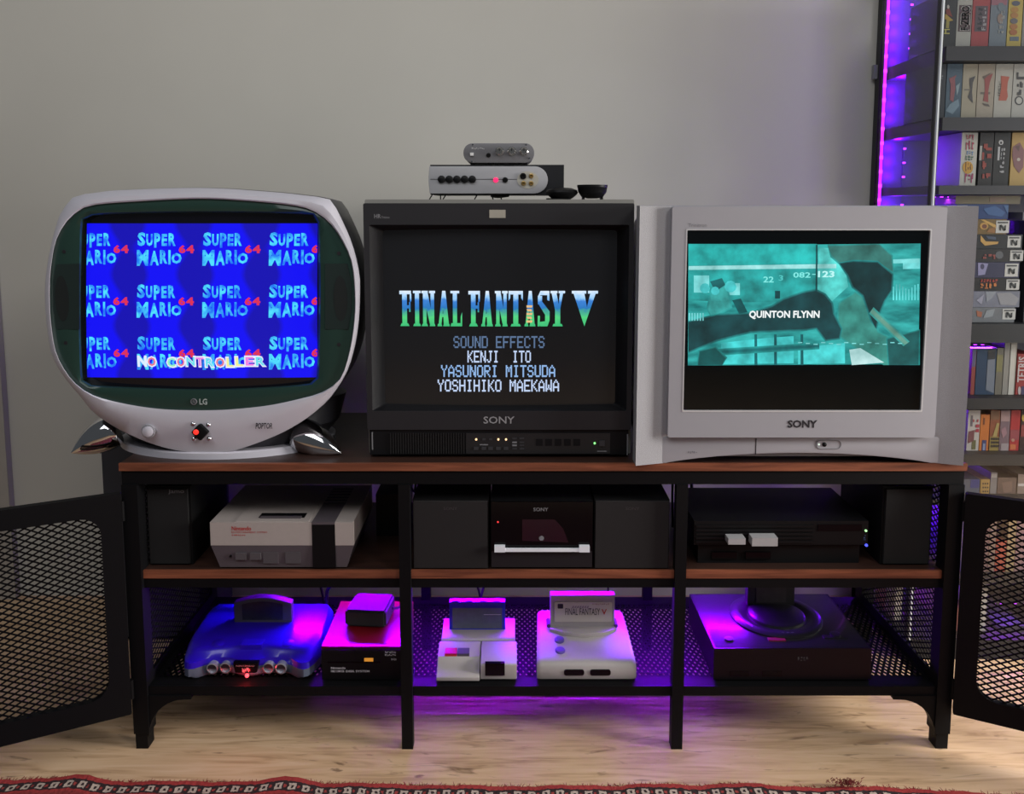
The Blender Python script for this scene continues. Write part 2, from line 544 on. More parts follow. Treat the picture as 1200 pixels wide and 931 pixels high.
tvl = thing('television', 'rounded silver television with dark green surround and chrome feet, blue picture', 'television', (-.60, .16, .54))
C0 = (237, 365)
sil = [(237, 220.3), (140, 223), (112, 226), (88, 230), (77, 241), (68, 257), (59, 291), (53.5, 324), (52.6, 352), (54.5, 380), (61, 417), (76.7, 444), (95, 466),
       (110, 484), (137, 502), (170, 517.5), (203, 527.5), (237, 531.5), (270, 529.5), (317, 513.5), (350, 496.7), (375, 478), (391.7, 460), (409, 430), (419.5, 385),
       (422, 335), (419.6, 312), (411, 281), (395.4, 247), (387, 234), (357, 229), (318, 225)]
grn = [(237, 233), (164, 236), (108, 240.6), (88, 250), (75, 264), (65, 284), (59.5, 316), (58.4, 345), (60, 380), (66, 414), (80, 440), (95, 455), (112, 464.5), (137, 471.5), (170, 477.5),
       (203, 480.5), (250, 481), (283, 479), (317, 475), (350, 468), (375, 461), (392, 451), (402, 438), (410, 410), (414.7, 380), (416, 350), (412.5, 310), (402, 284), (388, 263), (372, 250), (353, 242.5), (308, 237)]
opn = [(237, 249), (160, 250), (110, 252), (99, 255), (96, 262), (95, 300), (94, 350), (94.5, 400), (96, 440), (99, 449), (110, 452), (170, 455), (237, 456.5), (300, 455), (355, 451), (368, 447.5), (372, 440),
       (373, 400), (374, 350), (373.5, 300), (373, 264), (370, 254), (360, 251), (300, 249.5)]
NL = 96
oS, oG, oO = outline(sil, C0, NL), outline(grn, C0, NL), outline(opn, C0, NL)


def ring_px(o, Y, s=1.0, c=C0):
    R = []
    cx, cz = at(c[0], c[1], Y)
    for p in o:
        x, z = at(p[0], p[1], Y)
        R.append((cx + (x - cx) * s, Y, cz + (z - cz) * s))
    return R


mid = [(a[0] * .5 + c[0] * .5, a[1] * .5 + c[1] * .5) for a, c in zip(oS, oG)]
near = [(a[0] * .12 + c[0] * .88, a[1] * .12 + c[1] * .88) for a, c in zip(oS, oG)]
b = B(); b.loft([ring_px(oS, .034), ring_px(oS, .026, .998), ring_px(mid, .0118), ring_px(near, .0105), ring_px(oG, .0125, 1.0), ring_px(oG, .022)], False, False)
part('bezel', b, SILV_FRONT, tvl, 'silver front bezel with a deep rounded chin')
b = B(); b.loft([ring_px(oG, .0165, .999), ring_px([(a[0] * .5 + c[0] * .5, a[1] * .5 + c[1] * .5) for a, c in zip(oG, oO)], .0140), ring_px(oO, .0165, 1.012), ring_px(oO, .021, .998), ring_px(oO, .040, .992)], False, False)
surround = part('screen_surround', b, G_SURR, tvl, 'glossy dark green surround')
# body behind the front
body = ring_px(oS, .034)
cx = sum(p[0] for p in body) / NL; cz = sum(p[2] for p in body) / NL
zb = min(p[2] for p in body)


def body_ring(Y, s, drop=0):
    return [(cx + (p[0] - cx) * s, Y, max(zb, cz + (p[2] - cz) * s - drop)) for p in body]


b = B(); b.loft([body_ring(.034, .995), body_ring(.05, 1.004), body_ring(.15, .985), body_ring(.24, .90), body_ring(.36, .68, .03), body_ring(.44, .5, .05)], False, True)
part('shell', b, SHELL, tvl, 'dark grey rear housing')
# curved front top trim, lighter cap of the shell at the upper right corner
# plinth
bx, _ = at(240, 540, .02)


def ell(cx, cy, a, c, z, n=64):
    return [(cx + a * math.cos(2 * math.pi * i / n), cy + c * math.sin(2 * math.pi * i / n), z) for i in range(n)]


b = B(); b.loft([ell(bx, .153, .205, .131, .54), ell(bx, .153, .205, .131, .551), ell(bx, .153, .202, .128, .5535)])
part('plinth', b, SILV_FRONT, tvl, 'silver oval base')
b = B(); b.loft([ell(bx, .16, .188, .118, .553), ell(bx, .15, .215, .118, .585), ell(bx, .17, .225, .10, .63)])
part('pedestal', b, SHELL, tvl)
# chrome feet
for (fax, fay, tpx, tpy, yb, yt) in ((136, 505, 83, 533, .075, .045), (352, 511, 400, 533, .085, .045)):
    x0, z0 = at(fax, fay, yb); x1, z1 = at(tpx, tpy, yt)
    P0 = Vector((x0, yb, z0 + .004)); P1 = Vector((x1, yt, z1))
    if P1.z < .545: P1.z = .545
    d = P1 - P0; Lf = d.length
    prof = [(0.0, 0), (.029, .0), (.0315, .004)]
    for i in range(1, 13):
        u = i / 12
        prof.append((.0315 * (1 - u ** 1.9) + .003 * math.sin(math.pi * u), .004 + (Lf - .004) * u))
    b = B(); b.lathe(prof, P0, d, 28)
    for v in b.bm.verts:                    # flatten where it stands on the bench
        v.co.z = max(v.co.z, .5404)
    part('foot', b, CHROME, tvl, 'chrome bullet-shaped foot')
# grilles, screw holes
for (pts) in ([(62, 330), (66, 310), (93, 309), (93, 386), (66, 386), (62, 360)], [(381, 309), (407, 309), (412, 332), (412, 362), (408, 386), (381, 386)]):
    b = B(); b.prism([at(x, y, .0138) for x, y in pts], .0138, .0168)
    g = part('speaker_grille', b, G_DARK, surround)
    cxp = sum(p[0] for p in pts) / 6; cyp = 350
    b = B(); x, z = at(cxp - 1, cyp, .0135)
    b.prism([(x + .012 * math.cos(a * math.pi / 12), z + .040 * math.sin(a * math.pi / 12)) for a in range(24)], .0134, .0142)
    part('grille_patch', b, mat('grille_black', (12, 22, 22), .6), g)
for (x, y) in ((75, 295), (397, 297), (77, 402), (397, 404)):
    X, Z = at(x, y, .0138); b = B(); b.cyl((X, .0136, Z), (X, .0160, Z), .0032, n=12)
    part('screw_cover', b, DARK_INK, surround)
# front controls
X, Z = at(174, 505.5, .0115)
b = B(); b.lathe([(.0122, 0), (.0125, .003), (.0108, .0035), (.0104, .001)], (X, .0125, Z), (0, -1, 0), 28, False, True)
pw = part('power_button', b, SILVER, tvl)
b = B(); b.lathe([(.0098, 0), (.0098, .004), (.006, .0058), (0, .0062)], (X, .0115, Z), (0, -1, 0), 28); part('button_cap', b, SILV_FRONT, pw)
X, Z = at(235.5, 506, .011)
b = B(); b.prism([(X - .0155, Z), (X - .002, Z - .0145), (X + .002, Z - .0145), (X + .0155, Z), (X + .002, Z + .0145), (X - .002, Z + .0145)], .004, .0145, 'Y', .002)
dp = part('control_pad', b, BLK, tvl, 'black diamond control pad with a red lamp')
b = B(); b.lathe([(.0048, 0), (.0048, .001), (.003, .0022), (0, .0026)], (X - .006, .0042, Z + .001), (0, -1, 0), 16)
part('lamp', b, mat('red_lamp', (190, 40, 30), .4, emit=(255, 50, 40), es=1.2), dp)
for x, y in ((226, 497), (244, 498), (227, 514.5), (245, 514.5)):
    X, Z = at(x, y, .011); b = B()
    b.lathe([(.0045, 0), (.0042, .002), (.0025, .0040), (0, .0046)], (X, .0125, Z), (0, -1, 0), 16); part('menu_button', b, CHROME, tvl)
x0, z1 = at(299, 496, .0095); x1, z0 = at(319, 503, .0095)
part('lettering', B().glyphs('POPTOR', x0, x1, z0, z1, .0103, bold=.02, shear=.2), DARK_INK, tvl)
# maker's mark: ring emblem and letters
x0, z1 = at(223, 467, .0135); x1, z0 = at(231, 475, .0135)
xc, zc, r = (x0 + x1) / 2, (z0 + z1) / 2, (x1 - x0) / 2
b = B(); b.lathe([(r, 0), (r, .0012), (r * .8, .0015), (r * .8, 0)], (xc, .0142, zc), (0, -1, 0), 24, False, False)
part('emblem', b, GREY_INK, tvl)
b = B(); b.prism([(xc + r * .72 * math.cos(a * .3), zc + r * .72 * math.sin(a * .3)) for a in range(21)], .0136, .0142)
part('emblem', b, mat('emblem_grey', (78, 88, 88), .5), tvl)
b = B(); b.rect(xc - r * .12, xc + r * .12, zc - r * .45, zc + r * .45, .0132); b.rect(xc - r * .12, xc + r * .5, zc - r * .45, zc - r * .25, .0132)
part('emblem', b, GREY_INK, tvl)
x0, z1 = at(233.5, 467.5, .0135); x1, z0 = at(243, 474.5, .0135)
part('lettering', B().glyphs('LG', x0, x1, z0, z1, .0134, bold=.03), mat('light_ink', (175, 185, 182), .5), tvl)

# the picture tube of the left set
SX0, SZ1 = at(94, 247, .033); SX1, SZ0 = at(375, 459, .033)
SCX, SCZ = (SX0 + SX1) / 2, (SZ0 + SZ1) / 2


def lg_y(x, z):
    return .0245 + .010 * ((x - SCX) / (SX1 - SX0) * 2) ** 2 * .6 + .010 * ((z - SCZ) / (SZ1 - SZ0) * 2) ** 2 * .4


def patch(px0, py0, px1, py1, yref, fn, dy, nx=24, nz=18):
    b = B()
    V = []
    for j in range(nz + 1):
        row = []
        for i in range(nx + 1):
            x, z = at(px0 + (px1 - px0) * i / nx, py1 + (py0 - py1) * j / nz, yref)
            row.append(b.bm.verts.new((x, fn(x, z) + dy, z)))
        V.append(row)
    for j in range(nz):
        for i in range(nx):
            b.bm.faces.new((V[j][i], V[j][i + 1], V[j + 1][i + 1], V[j + 1][i]))
    return b


scr = part('screen', patch(93, 246, 376, 460, .033, lg_y, 0), GLASS_DARK, tvl, 'curved picture tube showing blue lettered tiles', recalc=False)


def emis(name, c, s=1.0):
    m = MATS.get(name)
    if m: return m
    m = bpy.data.materials.new(name); m.use_nodes = True
    p = m.node_tree.nodes['Principled BSDF']
    p.inputs['Base Color'].default_value = (.01, .01, .01, 1); p.inputs['Roughness'].default_value = .25
    p.inputs['Emission Color'].default_value = rgb(c); p.inputs['Emission Strength'].default_value = s
    MATS[name] = m
    return m


def blue_picture():
    m = emis('blue_picture', (16, 6, 236), 1.0); nt = m.node_tree; n = nt.nodes; l = nt.links; p = n['Principled BSDF']
    tc = n.new('ShaderNodeTexCoord'); sp = n.new('ShaderNodeSeparateXYZ'); l.new(tc.outputs['Object'], sp.inputs[0])
    per, perz = 77.3 / 665.0, 60.8 / 665.0

    def wave(sock, period, phase):
        a = n.new('ShaderNodeMath'); a.operation = 'MULTIPLY_ADD'; a.inputs[1].default_value = 2 * math.pi / period; a.inputs[2].default_value = phase
        l.new(sock, a.inputs[0]); c = n.new('ShaderNodeMath'); c.operation = 'COSINE'; l.new(a.outputs[0], c.inputs[0])
        d = n.new('ShaderNodeMath'); d.operation = 'MULTIPLY_ADD'; d.inputs[1].default_value = .5; d.inputs[2].default_value = .5; l.new(c.outputs[0], d.inputs[0])
        return d.outputs[0]
    xd = at(230, 350, .026)[0] - tvl.location.x; zd = at(230, 322, .026)[1] - tvl.location.z
    wx = wave(sp.outputs['X'], per, -2 * math.pi / per * xd); wz = wave(sp.outputs['Z'], perz, -2 * math.pi / perz * zd)
    ad = n.new('ShaderNodeMath'); ad.operation = 'MULTIPLY_ADD'; ad.inputs[1].default_value = .45; l.new(wz, ad.inputs[0]); l.new(wx, ad.inputs[2])
    r = n.new('ShaderNodeValToRGB'); e = r.color_ramp.elements
    e[0].position = .74; e[0].color = rgb((8, 4, 246)); e[1].position = 1.0; e[1].color = rgb((14, 6, 178))
    l.new(ad.outputs[0], r.inputs[0]); l.new(r.outputs[0], p.inputs['Emission Color'])
    return m


part('picture', patch(100.5, 262, 371.5, 443, .028, lg_y, -.0006), blue_picture(), scr, recalc=False)


def gradient_emis(name, stops, z0, z1, root, s=1.0, noise=0.0):
    m = emis(name, (255, 255, 255), s); nt = m.node_tree; n = nt.nodes; l = nt.links; p = n['Principled BSDF']
    tc = n.new('ShaderNodeTexCoord'); sp = n.new('ShaderNodeSeparateXYZ'); l.new(tc.outputs['Object'], sp.inputs[0])
    mr = n.new('ShaderNodeMapRange'); mr.inputs[1].default_value = z0 - root.location.z; mr.inputs[2].default_value = z1 - root.location.z
    l.new(sp.outputs['Z'], mr.inputs[0])
    src = mr.outputs[0]
    if noise:
        nz = n.new('ShaderNodeTexNoise'); nz.inputs['Scale'].default_value = 120; l.new(tc.outputs['Object'], nz.inputs['Vector'])
        ad = n.new('ShaderNodeMath'); ad.operation = 'MULTIPLY_ADD'; ad.inputs[1].default_value = noise; l.new(nz.outputs['Fac'], ad.inputs[0])
        sb = n.new('ShaderNodeMath'); sb.operation = 'SUBTRACT'; sb.inputs[1].default_value = noise / 2; l.new(mr.outputs[0], ad.inputs[2]); l.new(ad.outputs[0], sb.inputs[0]); src = sb.outputs[0]
    r = n.new('ShaderNodeValToRGB')
    while len(r.color_ramp.elements) < len(stops): r.color_ramp.elements.new(.5)
    for el, (pos, c) in zip(r.color_ramp.elements, stops):
        el.position = pos; el.color = rgb(c)
    l.new(src, r.inputs[0]); l.new(r.outputs[0], p.inputs['Emission Color'])
    return m


def cyan_mat():
    m = emis('cyan_letters', (60, 190, 255), 1.0); nt = m.node_tree; n = nt.nodes; l = nt.links; p = n['Principled BSDF']
    tc = n.new('ShaderNodeTexCoord'); nz = n.new('ShaderNodeTexNoise'); nz.inputs['Scale'].default_value = 70; l.new(tc.outputs['Object'], nz.inputs['Vector'])
    r = n.new('ShaderNodeValToRGB'); e = r.color_ramp.elements
    e[0].position = .35; e[0].color = rgb((30, 120, 245)); e[1].position = .65; e[1].color = rgb((80, 226, 255))
    l.new(nz.outputs['Fac'], r.inputs[0]); l.new(r.outputs[0], p.inputs['Emission Color'])
    return m


def clip_x(b, xa, xb):
    for (q0, q1), sg in ((xa, -1), (xb, 1)):
        g = list(b.bm.verts) + list(b.bm.edges) + list(b.bm.faces)
        d = Vector((q1[0] - q0[0], 0, q1[1] - q0[1])).normalized()
        bmesh.ops.bisect_plane(b.bm, geom=g, plane_co=(q0[0], 0, q0[1]), plane_no=(-d.z * sg, 0, d.x * sg), clear_outer=True)


xa = (at(101, 262, .028), at(101, 443, .028)); xb = (at(371, 262, .028), at(371, 443, .028))
CY = cyan_mat(); RED64 = emis('red_numerals', (222, 48, 86), 1.0)
word1 = [('S', 0, 10, -1, 15), ('U', 10.5, 19, 1, 15), ('P', 19.5, 28, 0, 17), ('E', 28.5, 36, 1, 15), ('R', 36.5, 45.5, 0, 15)]
word2 = [('M', -1, 14.5, 1, 19.5), ('A', 14.5, 26, 2, 19), ('R', 26.5, 36, 1, 17), ('I', 36.5, 40.5, 1, 18), ('O', 40.5, 53, 4.5, 17)]
for r in range(3):
    for c in range(4):
        ox, oy = 161 + 77.3 * (c - 1), 273.3 + 60.9 * r
        b = B()
        for wd_, dy in ((word1, 0), (word2, 18.7)):
            for ch, ax, bx_, ay, by in wd_:
                x0, z1 = at(ox + ax, oy + dy + ay, .028); x1, z0 = at(ox + bx_, oy + dy + by, .028)
                b.glyphs(ch, x0, x1, z0, z1, 0, bold=.045, shear=.06, fn=lambda X, Z: lg_y(X, Z) - .0011)
        clip_x(b, xa, xb)
        part('tile_lettering', b, CY, scr, recalc=False)
        b = B()
        for ch, ax, bx_ in (('6', 49, 57.5), ('4', 58, 67.5)):
            x0, z1 = at(ox + ax, oy + 14, .028); x1, z0 = at(ox + bx_, oy + 23.5, .028)
            b.glyphs(ch, x0, x1, z0, z1, 0, bold=.05, fn=lambda X, Z: lg_y(X, Z) - .0012)
        clip_x(b, xa, xb)
        if len(b.bm.faces): part('tile_numerals', b, RED64, scr, recalc=False)
        else: b.bm.free()
# message across the bottom, letters in changing pastel colours with a pale edge
msg = [('N', 162, 172, 0), ('O', 173, 184, 1), ('C', 196, 207, 2), ('O', 207.5, 218, 1), ('N', 218.5, 230, 3), ('T', 229.5, 240.5, 4), ('R', 241, 252, 3), ('O', 253, 264.5, 1), ('L', 265.5, 275, 5), ('L', 276, 286.5, 5), ('E', 287.5, 298.5, 4), ('R', 299.5, 312, 3)]
PASTEL = [emis('msg_pale', (215, 240, 255)), emis('msg_pink', (235, 120, 140)), emis('msg_mint', (150, 240, 190)), emis('msg_aqua', (110, 225, 240)), emis('msg_magenta', (240, 130, 225)), emis('msg_yellow', (240, 240, 150))]
EDGE = emis('msg_edge', (235, 235, 255))
for ch, a, c, k in msg:
    j = .6 * math.sin(a)
    x0, z1 = at(a - .9, 417.2 + j, .028); x1, z0 = at(c + .9, 430.6 + j, .028)
    t = part('message_letter', B().glyphs(ch, x0, x1, z0, z1, 0, bold=.05, fn=lambda X, Z: lg_y(X, Z) - .0016), EDGE, scr, recalc=False)
    x0, z1 = at(a + .7, 418.8 + j, .028); x1, z0 = at(c - .7, 429 + j, .028)
    part('message_letter', B().glyphs(ch, x0, x1, z0, z1, 0, bold=.03, fn=lambda X, Z: lg_y(X, Z) - .0020), PASTEL[k], scr, recalc=False)

# ------------------------------------------------------------------ middle television: dark professional monitor
PVM = mat('monitor_charcoal', (33, 33, 37), .5, 0, .05, 60, .08, 800)
PVM_DARK = mat('monitor_black', (18, 18, 21), .5, 0, .08, spec=.2)
PVM_CAB = mat('monitor_cabinet_grey', (150, 148, 142), .45, .2, .04)
Y0 = .03
tvm = thing('television', 'dark charcoal studio monitor showing a green and blue title on black', 'television', (-.078, .25, .54))
xl = at(425, 240, Y0)[0] + .0006; xr = at(743.5, 240, Y0)[0]
zt = at(585, 238.3, Y0)[1]
b = B(); b.box(xl - .0006, xr + .0025, Y0 + .045, .50, .543, zt + .0068, .003)
frame(b, rr(xl - .0006, xr + .0025, .543, zt + .0068, .003, 3), rr(xl + .002, xr - .002, .546, zt - .002, .003, 3), Y0 + .02, Y0 + .05)
part('cabinet', b, PVM_CAB, tvm, 'light grey metal housing')
for x in (xl + .02, xr - .05):
    for y in (.09, .44):
        part('rubber_foot', B().box(x, x + .03, y, y + .03, .54, .544), BLK, tvm)
ox0, oz1 = at(432.5, 263.5, Y0); ox1 = at(737, 300, Y0)[0]; oz0 = at(585, 482, Y0)[1]
zl = at(585, 504, Y0)[1]
b = B(); frame(b, rr(xl, xr, zl, zt, .003, 3), rr(ox0, ox1, oz0, oz1, .003, 3), Y0, Y0 + .028)
bez = part('bezel', b, PVM, tvm, 'charcoal front frame')
ix0, iz1 = at(449.5, 270.5, Y0 + .03); ix1, iz0 = at(719.5, 473, Y0 + .03)
b = B(); o1 = rr(ox0, ox1, oz0, oz1, .003, 3); o2 = rr(ix0, ix1, iz0, iz1, .006, 3)
b.loft([[(p[0], Y0 + .002, p[1]) for p in o1], [(p[0], Y0 + .03, p[1]) for p in o2], [(p[0], Y0 + .036, p[1]) for p in o2]], False, False)
part('bezel_slope', b, PVM_DARK, tvm)
# lower control panel
part('control_panel', B().box(xl + .003, xr - .004, Y0 + .004, Y0 + .028, .546, zl - .0008, .002), PVM_DARK, tvm)
pan = None
px0, pz1 = at(456, 508.5, Y0); px1, pz0 = at(545, 532.5, Y0)
gr = B()
for i in range(30):
    x = px0 + (px1 - px0) * (i + .5) / 30
    gr.box(x - .0011, x + .0011, Y0 + .0015, Y0 + .005, pz0, pz1)
part('speaker_grille', gr, mat('grille_dark', (14, 14, 16), .6), tvm)
px0, pz1 = at(546, 508.5, Y0); px1, pz0 = at(715, 532.5, Y0)
part('control_plate', B().box(px0, px1, Y0 + .0022, Y0 + .005, pz0, pz1, .0008), mat('plate_black', (30, 30, 33), .45), tvm)
AMB = emis('amber_led', (255, 205, 150), 2.2); GRN = emis('green_led', (130, 255, 130), 2.2)
for x, y, m in ((558, 515.5, AMB), (584, 515.5, AMB), (593, 515.5, AMB), (697, 520, GRN)):
    X, Z = at(x, y, Y0); part('indicator', B().cyl((X, Y0 + .0005, Z), (X, Y0 + .0025, Z), .0018, n=10), m, tvm)
BTN = mat('grey_button', (52, 52, 56), .5)
for x in (558, 567, 575, 584, 593):
    X, Z = at(x, 526, Y0); part('button', B().box(X - .0042, X + .0042, Y0 + .0004, Y0 + .003, Z - .0028, Z + .0028, .0008), BTN, tvm)
    if x in (567, 575):
        X, Z = at(x, 515.5, Y0); part('button', B().box(X - .003, X + .003, Y0 + .001, Y0 + .003, Z - .0018, Z + .0018, .0006), BTN, tvm)
for x in (603, 611.5):
    for y in (514.5, 519, 522.5, 526.5):
        X, Z = at(x, y, Y0)
        part('button', B().box(X - .0042, X + .0042, Y0 + .0008, Y0 + .003, Z - .0014, Z + .0014, .0005), GREY_INK if (y == 519 or y == 522.5) and x < 605 else BTN, tvm)
for k in range(5):
    X, Z = at(632 + 11 * k, 519, Y0); part('button', B().box(X - .006, X + .006, Y0 + .0012, Y0 + .003, Z - .006, Z + .006, .001), PVM_DARK, tvm)
X, Z = at(705.5, 520, Y0); part('power_button', B().box(X - .005, X + .005, Y0 - .0005, Y0 + .003, Z - .005, Z + .005, .0012), BTN, tvm)
for x0, y0, x1, y1 in ((562, 521.2, 572, 522.4), (700, 529, 711, 530)):
    a, z1 = at(x0, y0, Y0); c, z0 = at(x1, y1, Y0); part('marking', B().rect(a, c, z0, z1, Y0 + .0018), GREY_INK, tvm)
a, z1 = at(566.5, 488.2, Y0); c, z0 = at(603, 496.6, Y0)
bb = B().glyphs('SONY', a, c, z0, z1, Y0 - .0006, bold=.012)
part('lettering', bb, mat('sony_letter_grey', (150, 150, 154), .4), tvm)
a, z1 = at(438.5, 251, Y0); c, z0 = at(446.5, 256, Y0)
part('lettering', B().glyphs('HR', a, c, z0, z1, Y0 - .0005, bold=.03), GREY_INK, tvm)
a, z1 = at(447, 253.4, Y0); c, z0 = at(456.5, 256.2, Y0)
part('lettering', B().glyphs('Trinitron', a, c, z0, z1, Y0 - .0005, bold=.01), GREY_INK, tvm)
a, z1 = at(573.5, 246, Y0); c, z0 = at(592.5, 255.5, Y0)
part('lamp_window', B().box(a, c, Y0 - .0008, Y0 + .002, z0, z1, .0006), mat('lamp_window', (168, 164, 152), .4), tvm, 'pale tally lamp window')
X, Z = at(436, 515, Y0)
part('handle_edge', B().box(X - .001, X + .0008, Y0 + .002, Y0 + .006, Z - .020, Z + .012), GREY_INK, tvm)
X, Z = at(735.5, 520, Y0)
part('handle_edge', B().box(X - .001, X + .0012, Y0 + .002, Y0 + .006, Z - .022, Z + .016), GREY_INK, tvm)
MX0, MZ1 = at(446, 268, .06); MX1, MZ0 = at(723, 476, .06)
MCX, MCZ = (MX0 + MX1) / 2, (MZ0 + MZ1) / 2


def pvm_y(x, z):
    return .052 + .006 * ((x - MCX) / (MX1 - MX0) * 2) ** 2


ms = part('screen', patch(445, 267, 724, 477, .06, pvm_y, 0, 20, 2), mat('monitor_glass', (34, 35, 38), .2, 0, .04, coat=.4), tvm, 'dark picture tube with a white, blue and green title', recalc=False)
MYR = .053
mfn = lambda X, Z: pvm_y(X, Z) - .0008
LET = {
    'F': [[(.22, 0), (.62, 0), (.62, 1), (.22, 1)], [(0, .90), (1, .90), (1, 1), (0, 1)], [(.86, .68), (1, .70), (1, .92), (.86, .92)], [(.6, .50), (.86, .50), (.86, .59), (.6, .59)], [(.80, .40), (.92, .40), (.92, .68), (.80, .68)], [(.05, 0), (.82, 0), (.70, .08), (.16, .08)]],
    'I': [[(.24, 0), (.78, 0), (.78, 1), (.24, 1)], [(0, .93), (1, .93), (1, 1), (0, 1)], [(0, 0), (1, 0), (.9, .07), (.1, .07)]],
    'N': [[(.10, 0), (.36, 0), (.36, 1), (.10, 1)], [(.66, 0), (.92, 0), (.92, 1), (.66, 1)], [(.10, .95), (.45, .95), (.88, .06), (.60, .06)], [(0, .93), (.46, .93), (.46, 1), (0, 1)], [(.56, .93), (1, .93), (1, 1), (.56, 1)], [(0, 0), (.46, 0), (.4, .07), (.06, .07)], [(.58, 0), (1, 0), (.95, .07), (.62, .07)]],
    'A': [[(.08, 0), (.30, 0), (.62, .95), (.40, 1)], [(.52, 0), (.94, 0), (.66, 1), (.40, 1)], [(.2, .26), (.8, .26), (.8, .36), (.2, .36)], [(0, 0), (.38, 0), (.32, .07), (.04, .07)], [(.46, 0), (1, 0), (.96, .07), (.52, .07)]],
    'L': [[(.20, 0), (.56, 0), (.56, 1), (.20, 1)], [(0, .93), (.76, .93), (.76, 1), (0, 1)], [(0, 0), (1, 0), (1, .09), (.06, .09)], [(.86, 0), (1, 0), (1, .40), (.88, .28)]],
    'T': [[(.33, 0), (.68, 0), (.68, 1), (.33, 1)], [(0, .90), (1, .90), (1, 1), (0, 1)], [(0, .72), (.12, .80), (.12, 1), (0, 1)], [(.88, .80), (1, .72), (1, 1), (.88, 1)], [(.14, 0), (.86, 0), (.78, .07), (.22, .07)]],
    'S': [[(.05, .62), (.38, .62), (.38, .86), (.05, .86)], [(.05, .84), (.25, 1), (.9, 1), (.95, .88), (.30, .88)], [(.78, .74), (.95, .72), (.95, 1), (.78, .96)], [(.05, .66), (.38, .70), (.98, .42), (.95, .22), (.66, .30)], [(.62, .12), (.97, .16), (.97, .40), (.62, .36)], [(.05, .10), (.25, 0), (.8, 0), (.96, .16), (.1, .12)], [(.03, 0), (.2, 0), (.22, .30), (.05, .30)]],
    'Y': [[(.06, .97), (.40, .97), (.66, .42), (.34, .42)], [(.66, .97), (.88, .97), (.66, .45), (.52, .45)], [(.32, 0), (.68, 0), (.68, .50), (.32, .50)], [(0, .93), (.48, .93), (.48, 1), (0, 1)], [(.56, .93), (1, .93), (1, 1), (.56, 1)], [(.14, 0), (.86, 0), (.78, .07), (.22, .07)]],
    'V': [[(.05, .96), (.47, .96), (.62, .40), (.49, 0)], [(.72, .96), (.93, .96), (.49, 0), (.56, .46)], [(0, .92), (.55, .92), (.55, 1), (0, 1)], [(.62, .92), (1, .92), (1, 1), (.62, 1)], [(.40, .50), (.70, .50), (.49, 0)]],
}
tz1 = at(585, 341, MYR)[1]; tz0 = at(585, 382.5, MYR)[1]
TITLE = gradient_emis('title_gradient', [(0, (60, 190, 120)), (.25, (84, 214, 130)), (.42, (70, 170, 150)), (.50, (40, 120, 190)), (.70, (60, 130, 215)), (.80, (150, 205, 250)), (1.0, (225, 240, 255))], tz0, tz1, tvm, 1.0, .22)
WARM = emis('title_warm', (235, 190, 130))
for ch, a, c in (('F', 468, 482), ('I', 484, 493), ('N', 494, 510), ('A', 512.5, 527), ('L', 528, 541.5), ('F', 549, 562.5), ('A', 563.7, 577.7), ('N', 580, 595), ('T', 596, 612.7), ('A', 614.5, 627.5), ('S', 629.5, 644.5), ('Y', 645, 662), ('V', 670, 700.6)):
    x0 = at(a, 360, MYR)[0]; x1 = at(c, 360, MYR)[0]
    b = B()
    for k, pl in enumerate(LET[ch]):
        b.poly([(x0 + (x1 - x0) * p[0], mfn(x0, 0) - .00012 * k, tz0 + (tz1 - tz0) * p[1]) for p in pl])
    part('title_letter', b, TITLE, ms, recalc=False)
a, z1 = at(617, 356, MYR); c, z0 = at(624, 378, MYR)
b = B()
for k in range(5):
    zz = z0 + (z1 - z0) * k / 5
    b.poly([(a + .002 * (k % 2), .0500, zz), (c - .001, .0500, zz), (c - .002 * (k % 2), .0500, zz + .004), (a, .0500, zz + .004)])
part('title_figure', b, WARM, ms, 'pale patch on one letter', recalc=False)
G57 = {'S': '01110 10001 10000 01110 00001 10001 01110', 'O': '01110 10001 10001 10001 10001 10001 01110', 'U': '10001 10001 10001 10001 10001 10001 01110', 'N': '10001 11001 11001 10101 10011 10011 10001',
       'D': '11110 10001 10001 10001 10001 10001 11110', 'E': '11111 10000 10000 11110 10000 10000 11111', 'F': '11111 10000 10000 11110 10000 10000 10000', 'C': '01110 10001 10000 10000 10000 10001 01110',
       'T': '11111 00100 00100 00100 00100 00100 00100', 'K': '10001 10010 10100 11000 10100 10010 10001', 'J': '00111 00010 00010 00010 00010 10010 01100', 'I': '01110 00100 00100 00100 00100 00100 01110',
       'Y': '10001 10001 01010 00100 00100 00100 00100', 'A': '00100 01010 10001 10001 11111 10001 10001', 'R': '11110 10001 10001 11110 10100 10010 10001', 'M': '10001 11011 10101 10101 10001 10001 10001',
       'H': '10001 10001 10001 11111 10001 10001 10001', 'W': '10001 10001 10001 10101 10101 11011 10001'}


def pixel_line(text, px0, px1, py0, py1, m):
    n = len(text); cw = (px1 - px0) / (n * 6 - 1)
    ch_ = (py1 - py0) / 7
    b = B()
    for i, t in enumerate(text):
        if t == ' ': continue
        for r, row in enumerate(G57[t].split()):
            for c, v in enumerate(row):
                if v == '1':
                    qx = px0 + (i * 6 + c) * cw; qy = py0 + r * ch_
                    x0, z1 = at(qx - .15, qy, MYR); x1, z0 = at(qx + cw + .12, qy + ch_ * .96, MYR)
                    y = mfn((x0 + x1) / 2, 0)
                    b.poly([(x0, y, z0), (x1, y, z0), (x1, y, z1), (x0, y, z1)])
    part('credit_line', b, m, ms, recalc=False)


